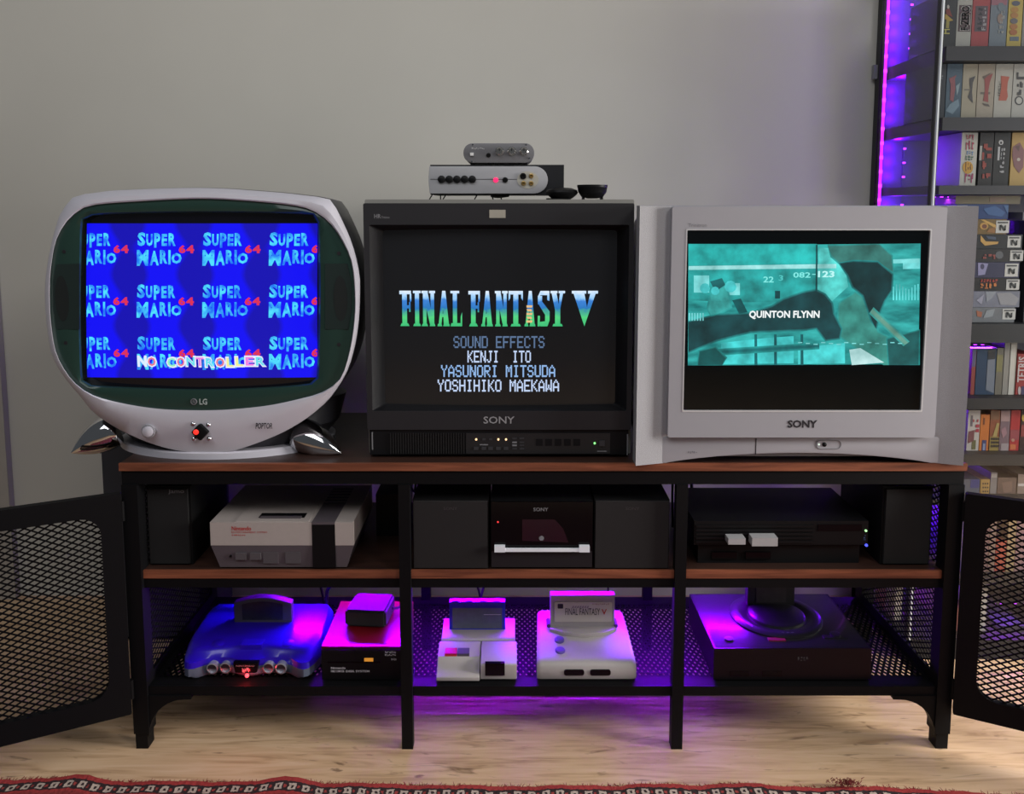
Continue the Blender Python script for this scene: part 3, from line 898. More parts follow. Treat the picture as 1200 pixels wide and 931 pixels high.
CR1 = emis('credit_dim', (92, 116, 150)); CR2 = emis('credit_bright', (196, 214, 246)); CR3 = emis('credit_blue', (146, 184, 232))
pixel_line('SOUND EFFECTS', 531.5, 638, 394, 408, CR1)
pixel_line('KENJI  ITO', 548, 622, 411, 425, CR2)
pixel_line('YASUNORI MITSUDA', 517, 650.5, 428, 442, CR3)
pixel_line('YOSHIHIKO MAEKAWA', 513, 655, 445, 459, CR2)

# ------------------------------------------------------------------ right television: flat silver set
WSIL = mat('warm_silver_paint', (158, 157, 163), .5, 0.0, .03, 30, .06, 900)
WMESH = mat('silver_speaker_mesh', (160, 160, 164), .5, 0.0, .10, 500, .5, 900)
tvr = thing('television', 'big flat silver television with speaker sides, showing a teal picture', 'television', (.455, .22, .54))
Y1 = .0
x0, zt = at(751.5, 241, Y1); x1 = at(1142, 241, Y1)[0]
zc = at(950, 531.5, Y1)[1]
part('front_panel', B().box(x0, x1, .021, .05, .556, zt, .002), WSIL, tvr, 'silver front panel')
zlo = at(950, 512.5, Y1)[1]
pts = [(x0, .5405), (x0 + .050, .5405)]
for i in range(1, 24):
    t = i / 24
    pts.append((x0 + .050 + (x1 - x0 - .100) * t, .5405 + (zc - .5405) * (1 - (2 * t - 1) ** 2) ** .9))
pts += [(x1 - .050, .5405), (x1, .5405), (x1, zlo), (x0, zlo)]
part('lower_panel', B().prism(pts, Y1, .05, 'Y', .003, 2), WSIL, tvr, 'lower silver band with an arched edge')
b = B()
R = []
for y, s, lo in ((.05, .985, .556), (.16, .96, .556), (.30, .72, .58), (.43, .5, .60)):
    xm = (x0 + x1) / 2; w = (x1 - x0) / 2 * s; hgt = (zt - .56) * (.5 + .5 * s)
    R.append([(xm + p[0], y, p[1]) for p in rr(-w, w, lo, lo + hgt - .004, .02, 4)])
b.loft(R); part('shell', b, mat('shell_grey', (84, 84, 88), .5), tvr, 'grey rear housing')
b = B()
for sx in (x0 + .06, x1 - .10): b.box(sx, sx + .04, .06, .28, .54, .558)
part('stand_foot', b, BLK, tvr)
b = B().box(x0 + .09, x1 - .09, .012, .05, .5500, .560); part('lower_lip', b, mat('lip_grey', (120, 118, 122), .5), tvr)
# finely ribbed speaker strips sloping in towards the screen frame
for a, c in ((750.0, 788.5), (1109.5, 1147)):
    ya_, yc_ = (-.0145, .003) if a < 900 else (.003, -.0145)
    q0 = at(a, 243, ya_)[0]; q1 = at(c, 243, yc_)[0]
    nf = 16; n2 = nf * 2
    pts = []
    for k in range(n2 + 1):
        f_ = k / n2
        d_ = f_ if a < 900 else 1 - f_
        pts.append((q0 + (q1 - q0) * f_, -.0145 + .0175 * d_ + (.0004 if k % 2 else 0)))
    pts += [(q1, .0225), (q0, .0225)]
    b = B(); b.prism(pts, .5406, zt - .0008, 'Z')
    part('speaker_fins', b, WMESH, tvr, 'ribbed silver speaker strip')
# raised screen frame
F0, FZ1 = at(788, 242.5, -.013); F1, FZ0 = at(1105, 513, -.013)
F1 = at(1110.5, 243, -.013)[0]
S0, SZ1_ = at(804, 268.5, -.013); S1 = at(1092, 270, -.013)[0]; SZ0_ = at(940, 483, -.013)[1]
b = B(); frame(b, rr(F0, F1, FZ0, FZ1, .004, 4), rr(S0, S1, SZ0_, SZ1_, .002, 4), -.013, .0225)
part('screen_frame', b, WSIL, tvr, 'raised silver screen frame')
b = B(); frame(b, rr(S0, S1, SZ0_, SZ1_, .002, 4), rr(S0 + .0022, S1 - .0022, SZ0_ + .0026, SZ1_ - .0022, .002, 4), -.0136, -.002)
part('screen_rim', b, mat('bright_rim', (214, 214, 216), .3, .3), tvr, 'bright thin rim round the glass')
SY = -.0095
ws = part('screen', B().box(S0 + .001, S1 - .001, SY, .0215, SZ0_ + .001, SZ1_ - .001), mat('flat_glass', (7, 11, 13), .05, 0, .1, spec=.6), tvr, 'flat black glass with a teal letterboxed picture')


def teal_picture():
    m = emis('teal_picture', (40, 170, 165), 1.0); nt = m.node_tree; n = nt.nodes; l = nt.links; p = n['Principled BSDF']
    tc = n.new('ShaderNodeTexCoord'); mp = n.new('ShaderNodeMapping'); mp.inputs['Scale'].default_value = (9, 9, 26); l.new(tc.outputs['Object'], mp.inputs['Vector'])
    nz = n.new('ShaderNodeTexNoise'); nz.inputs['Scale'].default_value = 2.2; nz.inputs['Detail'].default_value = 6; l.new(mp.outputs[0], nz.inputs['Vector'])
    r = n.new('ShaderNodeValToRGB'); e = r.color_ramp.elements
    e[0].position = .30; e[0].color = rgb((18, 112, 112)); e[1].position = .68; e[1].color = rgb((58, 190, 186))
    l.new(nz.outputs['Fac'], r.inputs[0]); l.new(r.outputs[0], p.inputs['Emission Color'])
    return m


WY = SY - .0006


def shape_emis(c):
    name = 'picture_%d_%d_%d' % c
    if name in MATS: return MATS[name]
    m = emis(name, c); nt = m.node_tree; n = nt.nodes; l = nt.links; p = n['Principled BSDF']
    tc = n.new('ShaderNodeTexCoord'); nz = n.new('ShaderNodeTexNoise'); nz.inputs['Scale'].default_value = 26; nz.inputs['Detail'].default_value = 5
    l.new(tc.outputs['Object'], nz.inputs['Vector'])
    r = n.new('ShaderNodeValToRGB'); e = r.color_ramp.elements
    e[0].position = .3; e[0].color = rgb(tuple(int(k * .72) for k in c)); e[1].position = .7; e[1].color = rgb(tuple(min(255, int(k * 1.2 + 4)) for k in c))
    l.new(nz.outputs['Fac'], r.inputs[0]); l.new(r.outputs[0], p.inputs['Emission Color'])
    return m


WN = [0]


def wpoly(name, pts, c, k, label=None):
    """one shape of the picture, with a softened edge when it is large and dark"""
    mx = sum(p[0] for p in pts) / len(pts); my = sum(p[1] for p in pts) / len(pts)
    w = max(p[0] for p in pts) - min(p[0] for p in pts)
    bg = (38, 152, 149)
    steps = ((2.4, .75), (1.2, .45), (0, 0)) if w > 22 and sum(c) < 420 else ((0, 0),)
    for grow, f in steps:
        WN[0] += 1
        q = []
        n_ = len(pts)
        for i, (x, y) in enumerate(pts):
            xa_, ya_ = pts[i - 1]; xb_, yb_ = pts[(i + 1) % n_]
            tx, ty = xb_ - xa_, yb_ - ya_; L_ = math.hypot(tx, ty) or 1
            nx_, ny_ = ty / L_, -tx / L_
            q.append((min(1078, max(806.5, x + nx_ * grow)), min(428, max(286, y + ny_ * grow))))
        m = shape_emis(tuple(int(c[i] * (1 - f) + bg[i] * f) for i in range(3)))
        dy = .00004 * WN[0] / 4
        part(name, B().poly([(at(x, y, WY)[0], WY - .00006 * k - dy, at(x, y, WY)[1]) for x, y in reversed(q)]), m, ws, label, recalc=False)


part('picture', B().poly([(at(x, y, WY)[0], WY, at(x, y, WY)[1]) for x, y in ((806, 428.5), (1076, 427), (1079, 285.5), (807, 288))]), teal_picture(), ws, recalc=False)
T = 'picture_shape'
wpoly(T, [(807, 288), (957, 287), (957, 309), (807, 311)], (36, 168, 164), 1)
wpoly(T, [(807, 316), (957, 314), (957, 342), (925, 346), (905, 352), (870, 352), (806, 350)], (38, 158, 155), 1)
wpoly(T, [(959, 290), (972, 291), (990, 312), (994, 336), (974, 354), (962, 342), (958, 342)], (84, 206, 200), 1)
wpoly(T, [(807, 312), (980, 309.5), (980, 314.5), (807, 316.5)], (150, 240, 236), 2)
wpoly(T, [(1040, 304.5), (1078, 303), (1078, 308), (1041, 309)], (120, 232, 230), 2)
wpoly(T, [(1058, 308.5), (1078, 308), (1078, 315), (1058, 315.5)], (110, 220, 222), 2)
wpoly(T, [(970, 289), (1030, 287), (1044, 300), (1046, 318), (1030, 308), (985, 309), (975, 300)], (50, 110, 104), 3)
wpoly(T, [(984, 309), (1000, 307), (1028, 308), (1045, 322), (1044, 340), (1036, 352), (1030, 366), (1026, 385), (1022, 376), (1012, 346), (1000, 336), (994, 322)], (13, 50, 54), 4)
wpoly(T, [(984, 356), (1002, 344), (1016, 352), (1028, 390), (1040, 396), (1060, 412), (1062, 428), (1036, 428), (1008, 410), (982, 392)], (54, 136, 126), 3)
wpoly(T, [(1040, 398), (1077, 388), (1076, 427.5), (1042, 428)], (22, 84, 84), 4)
wpoly(T, [(1022, 362), (1064, 402), (1060, 404), (1020, 366)], (96, 150, 134), 5)
wpoly(T, [(806, 378), (840, 370), (880, 368), (905, 360), (918, 352), (940, 344), (956, 341), (966, 346), (974, 356), (976, 368), (985, 386), (983, 396), (968, 398), (957, 384), (940, 386), (880, 388), (840, 398), (806, 412)], (18, 62, 66), 4)
wpoly(T, [(858, 352), (868, 350), (876, 366), (866, 368)], (14, 84, 86), 4)
wpoly(T, [(836, 336), (842, 328), (850, 334), (856, 360), (834, 372), (830, 362)], (58, 170, 166), 3)
wpoly(T, [(832, 330), (846, 326), (850, 334), (838, 342)], (20, 90, 92), 4)
for x, y, w, h in ((813, 323, 18, 20), (848, 332, 19, 14)):
    wpoly(T, [(x, y), (x + w, y), (x + w, y + h), (x, y + h)], (120, 226, 226), 2)
for x, y, r_ in ((826, 338, 6), (838, 341, 5), (856, 336, 7)):
    wpoly(T, [(x + r_ * math.cos(a * .6), y + r_ * math.sin(a * .6)) for a in range(10)], (70, 196, 198), 5)
for k in range(6):
    wpoly(T, [(807 + 3.2 * k, 367), (808.6 + 3.2 * k, 367), (808.6 + 3.2 * k, 376), (807 + 3.2 * k, 376)], (120, 220, 224), 3)
for x in (903, 905):
    pass
wpoly(T, [(908, 341), (914, 341), (914, 350), (908, 350)], (12, 66, 70), 3)
wpoly(T, [(956, 287), (958, 287), (957.5, 341), (955.5, 341)], (16, 78, 80), 3)
wpoly(T, [(845, 402), (900, 396), (930, 394), (930, 426), (845, 427)], (64, 196, 196), 2)
for x in (884, 907, 938):
    wpoly(T, [(x, 392), (x + 3, 392), (x + 3.5, 428), (x, 428)], (14, 92, 96), 3)
wpoly(T, [(830, 412), (960, 404), (960, 407), (830, 415)], (16, 104, 106), 3)
wpoly(T, [(935, 408), (990, 402), (990, 426), (935, 427)], (72, 206, 206), 2)
wpoly(T, [(995, 410), (1008, 408), (1036, 425), (998, 428)], (178, 250, 248), 4)
wpoly(T, [(820, 412), (838, 408), (850, 420), (846, 428), (818, 428)], (12, 78, 78), 4)
for k in range(9):
    wpoly(T, [(1046 + 3.6 * k, 336 - 3 * math.sin(k)), (1047.6 + 3.6 * k, 336 - 3 * math.sin(k)), (1047.6 + 3.6 * k, 352), (1046 + 3.6 * k, 352)], (90, 200, 200), 3)
for k in range(14):
    wpoly(T, [(935 + 9 * k, 401 + (k % 3)), (940 + 9 * k, 401 + (k % 3)), (940 + 9 * k, 402.2 + (k % 3)), (935 + 9 * k, 402.2 + (k % 3))], (120, 216, 210), 4)
for txt, a, y0, c, y1_, col, bold in (('QUINTON FLYNN', 877.5, 364, 959.5, 374, (246, 252, 252), .03), ('22', 894, 324, 906, 331, (130, 236, 230), .02), ('3', 912, 322.5, 917, 329, (80, 200, 196), .02), ('082', 929, 319, 949, 325.5, (130, 236, 230), .02), ('-', 951, 321, 955, 322, (130, 236, 230), .02), ('123', 958, 317.5, 977, 325, (190, 250, 248), .03)):
    X0, Z1 = at(a, y0, WY); X1, Z0 = at(c, y1_, WY)
    part('picture_lettering', B().glyphs(txt, X0, X1, Z0, Z1, WY - .0030, bold=bold), emis('letters_%d_%d_%d' % col, col), ws, recalc=False)
# lettering and switch on the silver front
a, z1 = at(923, 492.5, -.013); c, z0 = at(957.5, 501.5, -.013)
part('lettering', B().glyphs('SONY', a, c, z0, z1, -.0137, bold=.035), DARK_INK, tvr)
a, z1 = at(806.5, 262, -.013); c, z0 = at(828, 266, -.013)
part('lettering', B().glyphs('Trinitron', a, c, z0, z1, -.0135), GREY_INK, tvr)
a, z1 = at(806, 529, 0); c, z0 = at(817, 532, 0)
part('lettering', B().scribble(a, c, z0, z1, -.0006, 3, 5), GREY_INK, tvr)
X, z1 = at(886, 514, 0); _, z0 = at(886, 533, 0)
part('panel_joint', B().box(X - .0008, X + .0008, -.0004, .002, z0, z1), DARK_INK, tvr)
a, z1 = at(956.5, 516, 0); c, z0 = at(985.5, 526.5, 0)
o = rr(a, c, z0, z1, (z1 - z0) / 2 * .98, 6); i_ = rr(a + .0012, c - .0012, z0 + .0012, z1 - .0012, (z1 - z0) / 2 * .98 - .0012, 6)
b = B(); frame(b, o, i_, -.0012, .002)
sw = part('switch_panel', b, GREY_INK, tvr)
part('switch_plate', B().prism(i_, -.0004, .002), WSIL, sw)
X, Z = at(959.5, 521, 0); part('indicator', B().cyl((X, -.0016, Z), (X, 0, Z), .0018, n=10), emis('white_led', (225, 240, 225), 1.0), tvr)
X, Z = at(966, 521, 0); b = B(); b.lathe([(.0042, 0), (.0042, .0012), (.002, .0030), (0, .0032)], (X, 0, Z), (0, -1, 0), 16); part('receiver', b, BLK, tvr)
# ------------------------------------------------------------------ middle shelf
SZ = .3392
BOXBLK = mat('black_wood_veneer', (13, 13, 14), .6, 0, .15, 90, spec=.2)
CLOTH = mat('speaker_cloth', (13, 12, 13), .9, 0, .25, 900, .4, 1500)


def px_box(b, x0, y0, x1, y1, Y, depth, bv=.002):
    a, z1 = at(x0, y0, Y); c, z0 = at(x1, y1, Y)
    b.box(a, c, Y, Y + depth, z0, z1, bv)
    return a, c, z0, z1


# small bookshelf speaker at each end of the shelf
for (x0, x1, ytop, where, mark) in ((172.5, 224, 571, 'left', True), (1034, 1092, 571, 'right', False)):
    a = at(x0, 620, .03)[0]; c = at(x1, 620, .03)[0]; z1 = at(600, ytop, .03)[1]
    sp = thing('shelf_speaker', 'black upright loudspeaker on the bench shelf at its far %s end' % where, 'speaker', ((a + c) / 2, .12, SZ), 0, 'upright speakers at the ends of the shelf')
    part('cabinet', B().box(a, c, .034, .22, SZ, z1, .003), BOXBLK, sp)
    part('grille_cloth', B().box(a + .004, c - .004, .028, .036, SZ + .004, z1 - .004, .003), CLOTH, sp)
    if mark:
        qa, qz1 = at(197, 573.5, .028); qc, qz0 = at(216, 579.5, .028)
        part('lettering', B().glyphs('Jamo', qa, qc, qz0, qz1, .0274, bold=.01), mat('jamo_letter_grey', (96, 96, 98), .5), sp)

# grey boxy console with a black stripe
NL_ = mat('console_light_grey', (172, 162, 157), .5, 0, .05, 120, .1, 900)
ND_ = mat('console_dark_grey', (84, 77, 82), .5, 0, .06, 120)
xa_ = at(247, 640, .012)[0]; xb_ = at(414.5, 640, .012)[0]
nes = thing('game_console', 'boxy two-tone grey game console with black stripe and red lettering', 'game console', ((xa_ + xb_) / 2, .11, SZ))
zt_ = at(300, 612.5, .012)[1]; zm_ = at(300, 639.5, .012)[1]
yf, yb_ = .012, .212
b = B(); b.box(xa_, xb_, yf, yb_, zm_, zt_, .0015); part('upper_body', b, NL_, nes)
b = B(); i_ = .014
b.loft([[(xa_ + i_, yf + .004, SZ + .003), (xb_ - i_, yf + .004, SZ + .003), (xb_ - i_, yb_ - i_, SZ + .003), (xa_ + i_, yb_ - i_, SZ + .003)],
        [(xa_, yf + .0005, zm_), (xb_, yf + .0005, zm_), (xb_, yb_, zm_), (xa_, yb_, zm_)]])
part('lower_body', b, ND_, nes, 'darker grey tapered lower half')
s0 = at(365.5, 620, .012)[0]; s1 = at(392.5, 620, .012)[0]
part('stripe', B().box(s0, s1, yf - .0008, yf + .02, SZ + .004, zt_ - .004), BLK, nes, 'black vertical stripe')
b = B().box(s0, s1, yf - .0006, .10, zt_ - .006, zt_ + .0006)
for k in range(6): b.box(s0, s1, .102 + .016 * k, .110 + .016 * k, zt_ - .001, zt_ + .0006)
part('top_vent', b, ND_, nes)
lid = part('lid', B().box(xa_ + .045, s0 - .006, yf + .002, .115, zt_ - .001, zt_ + .0014, .001), NL_, nes)
part('lid_grip', B().box(xa_ + .082, xa_ + .165, .030, .052, zt_ - .0005, zt_ + .0022, .001), BLK, lid, 'dark recessed grip')
part('lid_tab', B().box(xa_ + .086, xa_ + .160, .026, .033, zt_ - .0005, zt_ + .004, .001), ND_, lid)
qa, qz1 = at(271.5, 617, yf); qc, qz0 = at(294.5, 622, yf)
part('lettering', B().glyphs('Nintendo', qa, qc, qz0, qz1, yf - .0006, bold=.02), RED_INK, nes)
qa, qz1 = at(271.5, 623, yf); qc, qz0 = at(313, 625, yf)
part('lettering', B().glyphs('ENTERTAINMENT SYSTEM', qa, qc, qz0, qz1, yf - .0006), RED_INK, nes)
qa, qz1 = at(271.5, 626.5, yf); qc, qz0 = at(288, 628.5, yf)
part('lettering', B().scribble(qa, qc, qz0, qz1, yf - .0006, 4, 7), RED_INK, nes)
for x0, x1 in ((276, 289), (293, 306)):
    qa, qz1 = at(x0, 648.5, yf); qc, qz0 = at(x1, 656, yf)
    part('button', B().box(qa, qc, yf - .002, yf + .01, qz0, qz1, .001), mat('nes_button', (84, 79, 83), .5), nes)
qa, qz = at(270, 652.5, yf); part('indicator', B().cyl((qa, yf, qz), (qa, yf + .01, qz), .0022, n=10), BLK, nes)
for k in range(2):
    qa, qz1 = at(308 + 26 * k, 648, yf); qc, qz0 = at(326 + 26 * k, 661, yf)
    part('controller_port', B().box(qa, qc, yf + .0008, yf + .006, qz0, qz1, .001), mat('port_grey', (80, 75, 79), .6), nes)

# small black transformer and loose cables beside it
psu = thing('power_adapter', 'black power adapter behind the boxy grey console, cables around it', 'adapter', (-.29, .20, SZ))
part('case', B().box(-.325, -.262, .165, .235, SZ, SZ + .085, .006), BLK, psu)
part('cord', B().tube([(-.29, .235, SZ + .05), (-.285, .27, SZ + .09), (-.262, .28, SZ + .10), (-.258, .25, SZ + .06), (-.27, .215, SZ + .10), (-.29, .21, SZ + .12)], .0025), CABLE, psu)
part('cord', B().tube([(-.30, .23, SZ + .06), (-.275, .26, SZ + .12), (-.266, .265, SZ + .07), (-.272, .27, SZ + .003)], .0025), CABLE, psu)

# mini hi-fi: two speakers and the player between them
HG = mat('hifi_cloth', (25, 21, 22), .9, 0, .2, 700, .4, 1500)
HY = .012
for (x0, x1, w) in ((483, 572.5, 'left'), (697, 785.5, 'right')):
    a, z1 = at(x0, 587, HY); c, _ = at(x1, 587, HY)
    sp = thing('hifi_speaker', 'square dark cloth speaker on the %s side of the small stereo' % w, 'speaker', ((a + c) / 2, .11, SZ), 0, 'stereo speakers')
    part('cabinet', B().box(a, c, HY + .006, HY + .19, SZ, z1, .003), BOXBLK, sp)
    part('grille_cloth', B().box(a + .002, c - .002, HY, HY + .008, SZ + .003, z1 - .002, .003), HG, sp)
    qa, qz1 = at((x0 + x1) / 2 - 8, 594.5, HY); qc, qz0 = at((x0 + x1) / 2 + 8, 598, HY)
    part('lettering', B().glyphs('SONY', qa, qc, qz0, qz1, HY - .0005), mat('badge_dim', (62, 58, 60), .5), sp)
a, z1 = at(575, 588, HY); c, z0 = at(694.5, 667, HY)
hf = thing('stereo', 'small black stereo player with white handle bar across its front', 'stereo', ((a + c) / 2, .14, SZ))
part('body', B().box(a, c, HY + .006, HY + .25, SZ + .004, z1, .003), BLK, hf)
_, zs = at(600, 646, HY)
part('front_glass', B().box(a + .001, c - .001, HY, HY + .008, zs, z1 - .001, .0015), BLK_GLOSS, hf, 'glossy black upper panel')
part('lower_panel', B().box(a + .001, c - .001, HY + .001, HY + .008, SZ + .004, zs - .0006, .0015), mat('hifi_lower', (22, 23, 27), .5), hf)
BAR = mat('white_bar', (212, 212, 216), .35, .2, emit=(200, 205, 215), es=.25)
qa, qz1 = at(580, 641.5, HY); qc, qz0 = at(690, 645, HY)
part('handle_bar', B().box(qa, qc, HY - .008, HY - .003, qz0, qz1, .001), BAR, hf, 'white bar with a block at each end')
hb = None
for x0, x1 in ((579.5, 592), (678.5, 690.5)):
    qa, qz1 = at(x0, 638.5, HY); qc, qz0 = at(x1, 645.3, HY)
    part('handle_end', B().box(qa, qc, HY - .009, HY + .002, qz0, qz1, .001), BAR, hf)
qa, qz1 = at(625, 595, HY); qc, qz0 = at(642.5, 599.3, HY)
part('lettering', B().glyphs('SONY', qa, qc, qz0, qz1, HY - .0006, bold=.01), GREY_INK, hf)
qa, qz = at(583.5, 612, HY); part('indicator', B().cyl((qa, HY - .0008, qz), (qa, HY + .002, qz), .0016, n=10), emis('red_standby', (255, 60, 60), 1.4), hf)
qa, qz = at(634.5, 631, HY); b = B(); b.lathe([(.0045, 0), (.0045, .001), (0, .0012)], (qa, HY, qz), (0, -1, 0), 14); part('knob', b, GREY_INK, hf)
part('disc_window', B().prism([at(x, y, HY) for x, y in ((612, 609), (650, 609), (660, 620), (666, 636), (612, 634))], HY - .0003, HY + .001), mat('disc_window', (30, 12, 24), .2, coat=.5), hf)
part('rubber_foot', B().box(a + .01, c - .01, HY + .02, HY + .23, SZ, SZ + .005), BLK, hf)

# slim ridged black console with memory cards
PY_ = .030
a = at(813, 640, PY_)[0]; c = at(1016.5, 640, PY_)[0]
zt_ = at(900, 611, PY_)[1]
ps = thing('game_console', 'ridged black two-tier game console with two silver memory cards in it', 'game console', ((a + c) / 2, .12, SZ))
zmid = SZ + (zt_ - SZ) * .44
part('lower_body', B().box(a + .010, c - .010, PY_ + .010, PY_ + .170, SZ, zmid - .003, .002), BLK, ps)
part('groove', B().box(a + .012, c - .012, PY_ + .012, PY_ + .165, zmid - .004, zmid + .003), BLK_GLOSS, ps)
part('upper_body', B().box(a, c, PY_, PY_ + .178, zmid + .002, zt_, .003), BLK, ps)
for k in range(5):
    z = zmid + .006 + (zt_ - zmid - .010) * k / 5
    part('ridge', B().box(a + .003, c - .10, PY_ - .0022, PY_ + .002, z, z + .0042, .0008), BLK, ps)
part('disc_tray', B().box(c - .092, c - .012, PY_ - .0015, PY_ + .004, zt_ - .018, zt_ - .006, .001), BLK_GLOSS, ps)
for k in range(2):
    x = a + .035 + .062 * k
    part('controller_port', B().box(x, x + .046, PY_ + .006, PY_ + .014, SZ + .008, SZ + .022, .002), BLK_GLOSS, ps)
qa, qz = at(1014.5, 622, PY_); part('indicator', B().cyl((qa, PY_ - .0022, qz), (qa, PY_ + .001, qz), .0020, n=10), emis('green_dot', (180, 255, 170), 1.6), ps)
qa, qz = at(1015, 639, PY_); part('indicator', B().cyl((qa, PY_ - .0022, qz), (qa, PY_ + .001, qz), .0026, n=10), emis('blue_dot', (80, 90, 255), 1.6), ps)
qa, qz1 = at(1011.8, 626, PY_); qc, qz0 = at(1014.2, 634, PY_)
part('marking', B().scribble(qa, qc, qz0, qz1, PY_ - .0006, 5, 3, True), mat('blue_print', (60, 80, 120), .5), ps)
MC = mat('memory_card_silver', (176, 176, 178), .4, .2)
for x0, x1, y0, y1, lb in ((853, 873, 628, 637.5, 'narrow'), (881, 910.5, 626, 639.5, 'wide')):
    qa, qz1 = at(x0, y0, PY_ - .02); qc, qz0 = at(x1, y1, PY_ - .02)
    m_ = single('memory_card', B().box(qa, qc, PY_ - .024, PY_ + .001, qz0, qz0 + (qz1 - qz0) * .72, .0015), MC, '%s silver memory card sticking out of the ridged black console' % lb, 'memory card', (qa, PY_ - .01, qz0), group='memory cards in the black console')

# ------------------------------------------------------------------ bottom shelf
BZ = .1194
# translucent blue console with four round ports
N64_TOP = mat('clear_blue_plastic', (38, 12, 178), .3, 0, .12, 60, coat=.3)
N64_LOW = mat('clear_smoke_plastic', (88, 96, 114), .3, 0, .1, 80)
n64 = thing('game_console', 'translucent blue curvy game console with four round ports, glowing red lamp', 'game console', (-.546, .022, BZ), 0, local=True)
W2, D_ = .131, .190


def n64_plan(s=1.0, inset=0.0, lobe=1.0):
    """plan outline: straight back, bulging corner lobes and a proud centre in front; lobe -1 gives the deck edge, drawn back in the middle"""
    w = W2 * s
    P = []
    for i in range(33):
        t = -1 + 2 * i / 32
        edge = .045 * max(0, (abs(t) - .84) / .16) ** 2.6
        if lobe > 0:
            y = .020 - .020 * math.exp(-((abs(t) - .80) / .17) ** 2) - .013 * math.exp(-(t / .22) ** 2)
        else:
            y = .014 + .013 * math.exp(-(t / .42) ** 2)
        P.append((w * t, y + edge + inset))
    P += [(w, .085), (w * .99, .14), (w * .955, D_ - .012 - inset), (w * .90, D_ - inset), (0, D_ - inset), (-w * .90, D_ - inset), (-w * .955, D_ - .012 - inset), (-w * .99, .14), (-w, .085)]
    return P


def n64_ring(z, s, ins, slope=0.0, lobe=1.0):
    return [(p[0], p[1], z + slope * max(0, p[1]) / D_) for p in n64_plan(s, ins, lobe)]


b = B(); b.loft([n64_ring(.002, .95, .006), n64_ring(.008, 1.0, 0), n64_ring(.0225, 1.0, 0)], True, True); part('lower_shell', b, N64_LOW, n64, 'smoky clear lower shell')
b = B(); b.loft([n64_ring(.0222, 1.0, .0005), n64_ring(.033, .99, .0025, .012), n64_ring(.0395, .955, .012, .020, -1.0), n64_ring(.0425, .925, .016, .021, -1.0)], True, False)
rg = n64_ring(.0425, .925, .016, .021, -1.0)
cy_ = .105
prev = [b.bm.verts.new(p) for p in rg]
for s_, dz in ((.85, .0012), (.5, .002), (.12, .0022)):
    cur = [b.bm.verts.new((p[0] * s_, cy_ + (p[1] - cy_) * s_, .0425 + .021 * (cy_ + (p[1] - cy_) * s_) / D_ + dz)) for p in rg]
    for i in range(len(rg)):
        j = (i + 1) % len(rg); b.bm.faces.new((prev[i], prev[j], cur[j], cur[i]))
    prev = cur
b.bm.faces.new(prev)
bmesh.ops.remove_doubles(b.bm, verts=b.bm.verts, dist=1e-5)
part('upper_shell', b, N64_TOP, n64, 'glossy clear blue upper shell')
b = B(); b.prism([(-.024, .036), (.024, .036), (.020, .016), (-.020, .016)], -.0015, .012, 'Y', .003); lg = part('logo_plate', b, BLK_GLOSS, n64)
part('lettering', B().glyphs('NINTENDO', -.017, .017, .0295, .0325, -.0022), GREY_INK, lg)
b = B()
for sx in (-1, 1):
    b.poly([(sx * .006, -.0022, .0185), (sx * .0015, -.0022, .0185), (sx * .0015, -.0022, .0275), (sx * .006, -.0022, .0275)])
b.poly([(-.006, -.0022, .0275), (-.002, -.0022, .0275), (.006, -.0022, .0185), (.002, -.0022, .0185)])
part('emblem', b, GREY_INK, lg)
for x in (-.066, -.042, .038, .062):
    yq = .0065 if abs(x) < .05 else .0045
    b = B(); b.lathe([(.0108, -.012), (.0108, .001), (.0088, .002), (.0082, -.003), (0, -.003)], (x, yq + .006, .0185), (0, -1, 0), 24, False, True)
    pt = part('controller_port', b, mat('port_ring', (190, 190, 200), .25, .6), n64)
    b = B(); b.prism([(x + .0078 * math.cos(q * math.pi / 10), .0185 + .0078 * math.sin(q * math.pi / 10)) for q in range(11)], yq + .005, yq + .010); part('port_socket', b, mat('socket_dark', (36, 36, 44), .5), pt)
b = B(); b.lathe([(.0038, 0), (.0036, .002), (.002, .0040), (0, .0046)], (.001, .003, .0095), (0, -1, .1), 14); part('power_lamp', b, emis('red_power', (255, 70, 80), 3.0), n64, 'bright red power lamp')
ld = bpy.data.lights.new('power_lamp_glow', 'POINT'); ld.energy = .07; ld.color = (1, .04, .05); ld.shadow_soft_size = .004
lo = bpy.data.objects.new('power_lamp_glow', ld); COL.objects.link(lo); lo.location = (-.545, .022 - .014, BZ + .012)
b = B(); b.lathe([(.0125, -.004), (.0125, .001), (.010, .0025), (0, .0028)], (.066, .048, .0475), (0, -.1, 1), 24); part('reset_button', b, N64_TOP, n64)
b = B(); b.lathe([(.0125, -.004), (.0125, .001), (.010, .0025), (0, .0028)], (-.066, .048, .0475), (0, -.1, 1), 24); part('power_switch', b, N64_TOP, n64)
part('memory_door', B().box(-.020, .020, .034, .056, .040, .0515, .002), N64_TOP, n64)
cartn = thing('game_cartridge', 'dark arched game cartridge standing in the translucent blue console', 'cartridge', (-.546, .022 + .118, BZ + .060), 0, local=True)
prof = [(-.057, -.004), (.057, -.004), (.057, .036)]
for i in range(1, 12):
    t = i / 12; prof.append((.057 - .114 * t, .036 + .011 * math.sin(math.pi * t)))
prof.append((-.057, .036))
part('shell', B().prism(prof, -.009, .009, 'Y', .002), mat('cartridge_grey', (84, 82, 92), .5, 0, .05), cartn)
prof2 = [(-.040, .002), (.040, .002), (.040, .034)] + [(.040 - .080 * i / 8, .034 + .006 * math.sin(math.pi * i / 8)) for i in range(1, 8)] + [(-.040, .034)]
lb_ = mat('dark_photo_label', (34, 38, 40), .35, 0, .9, 70, coat=.3)
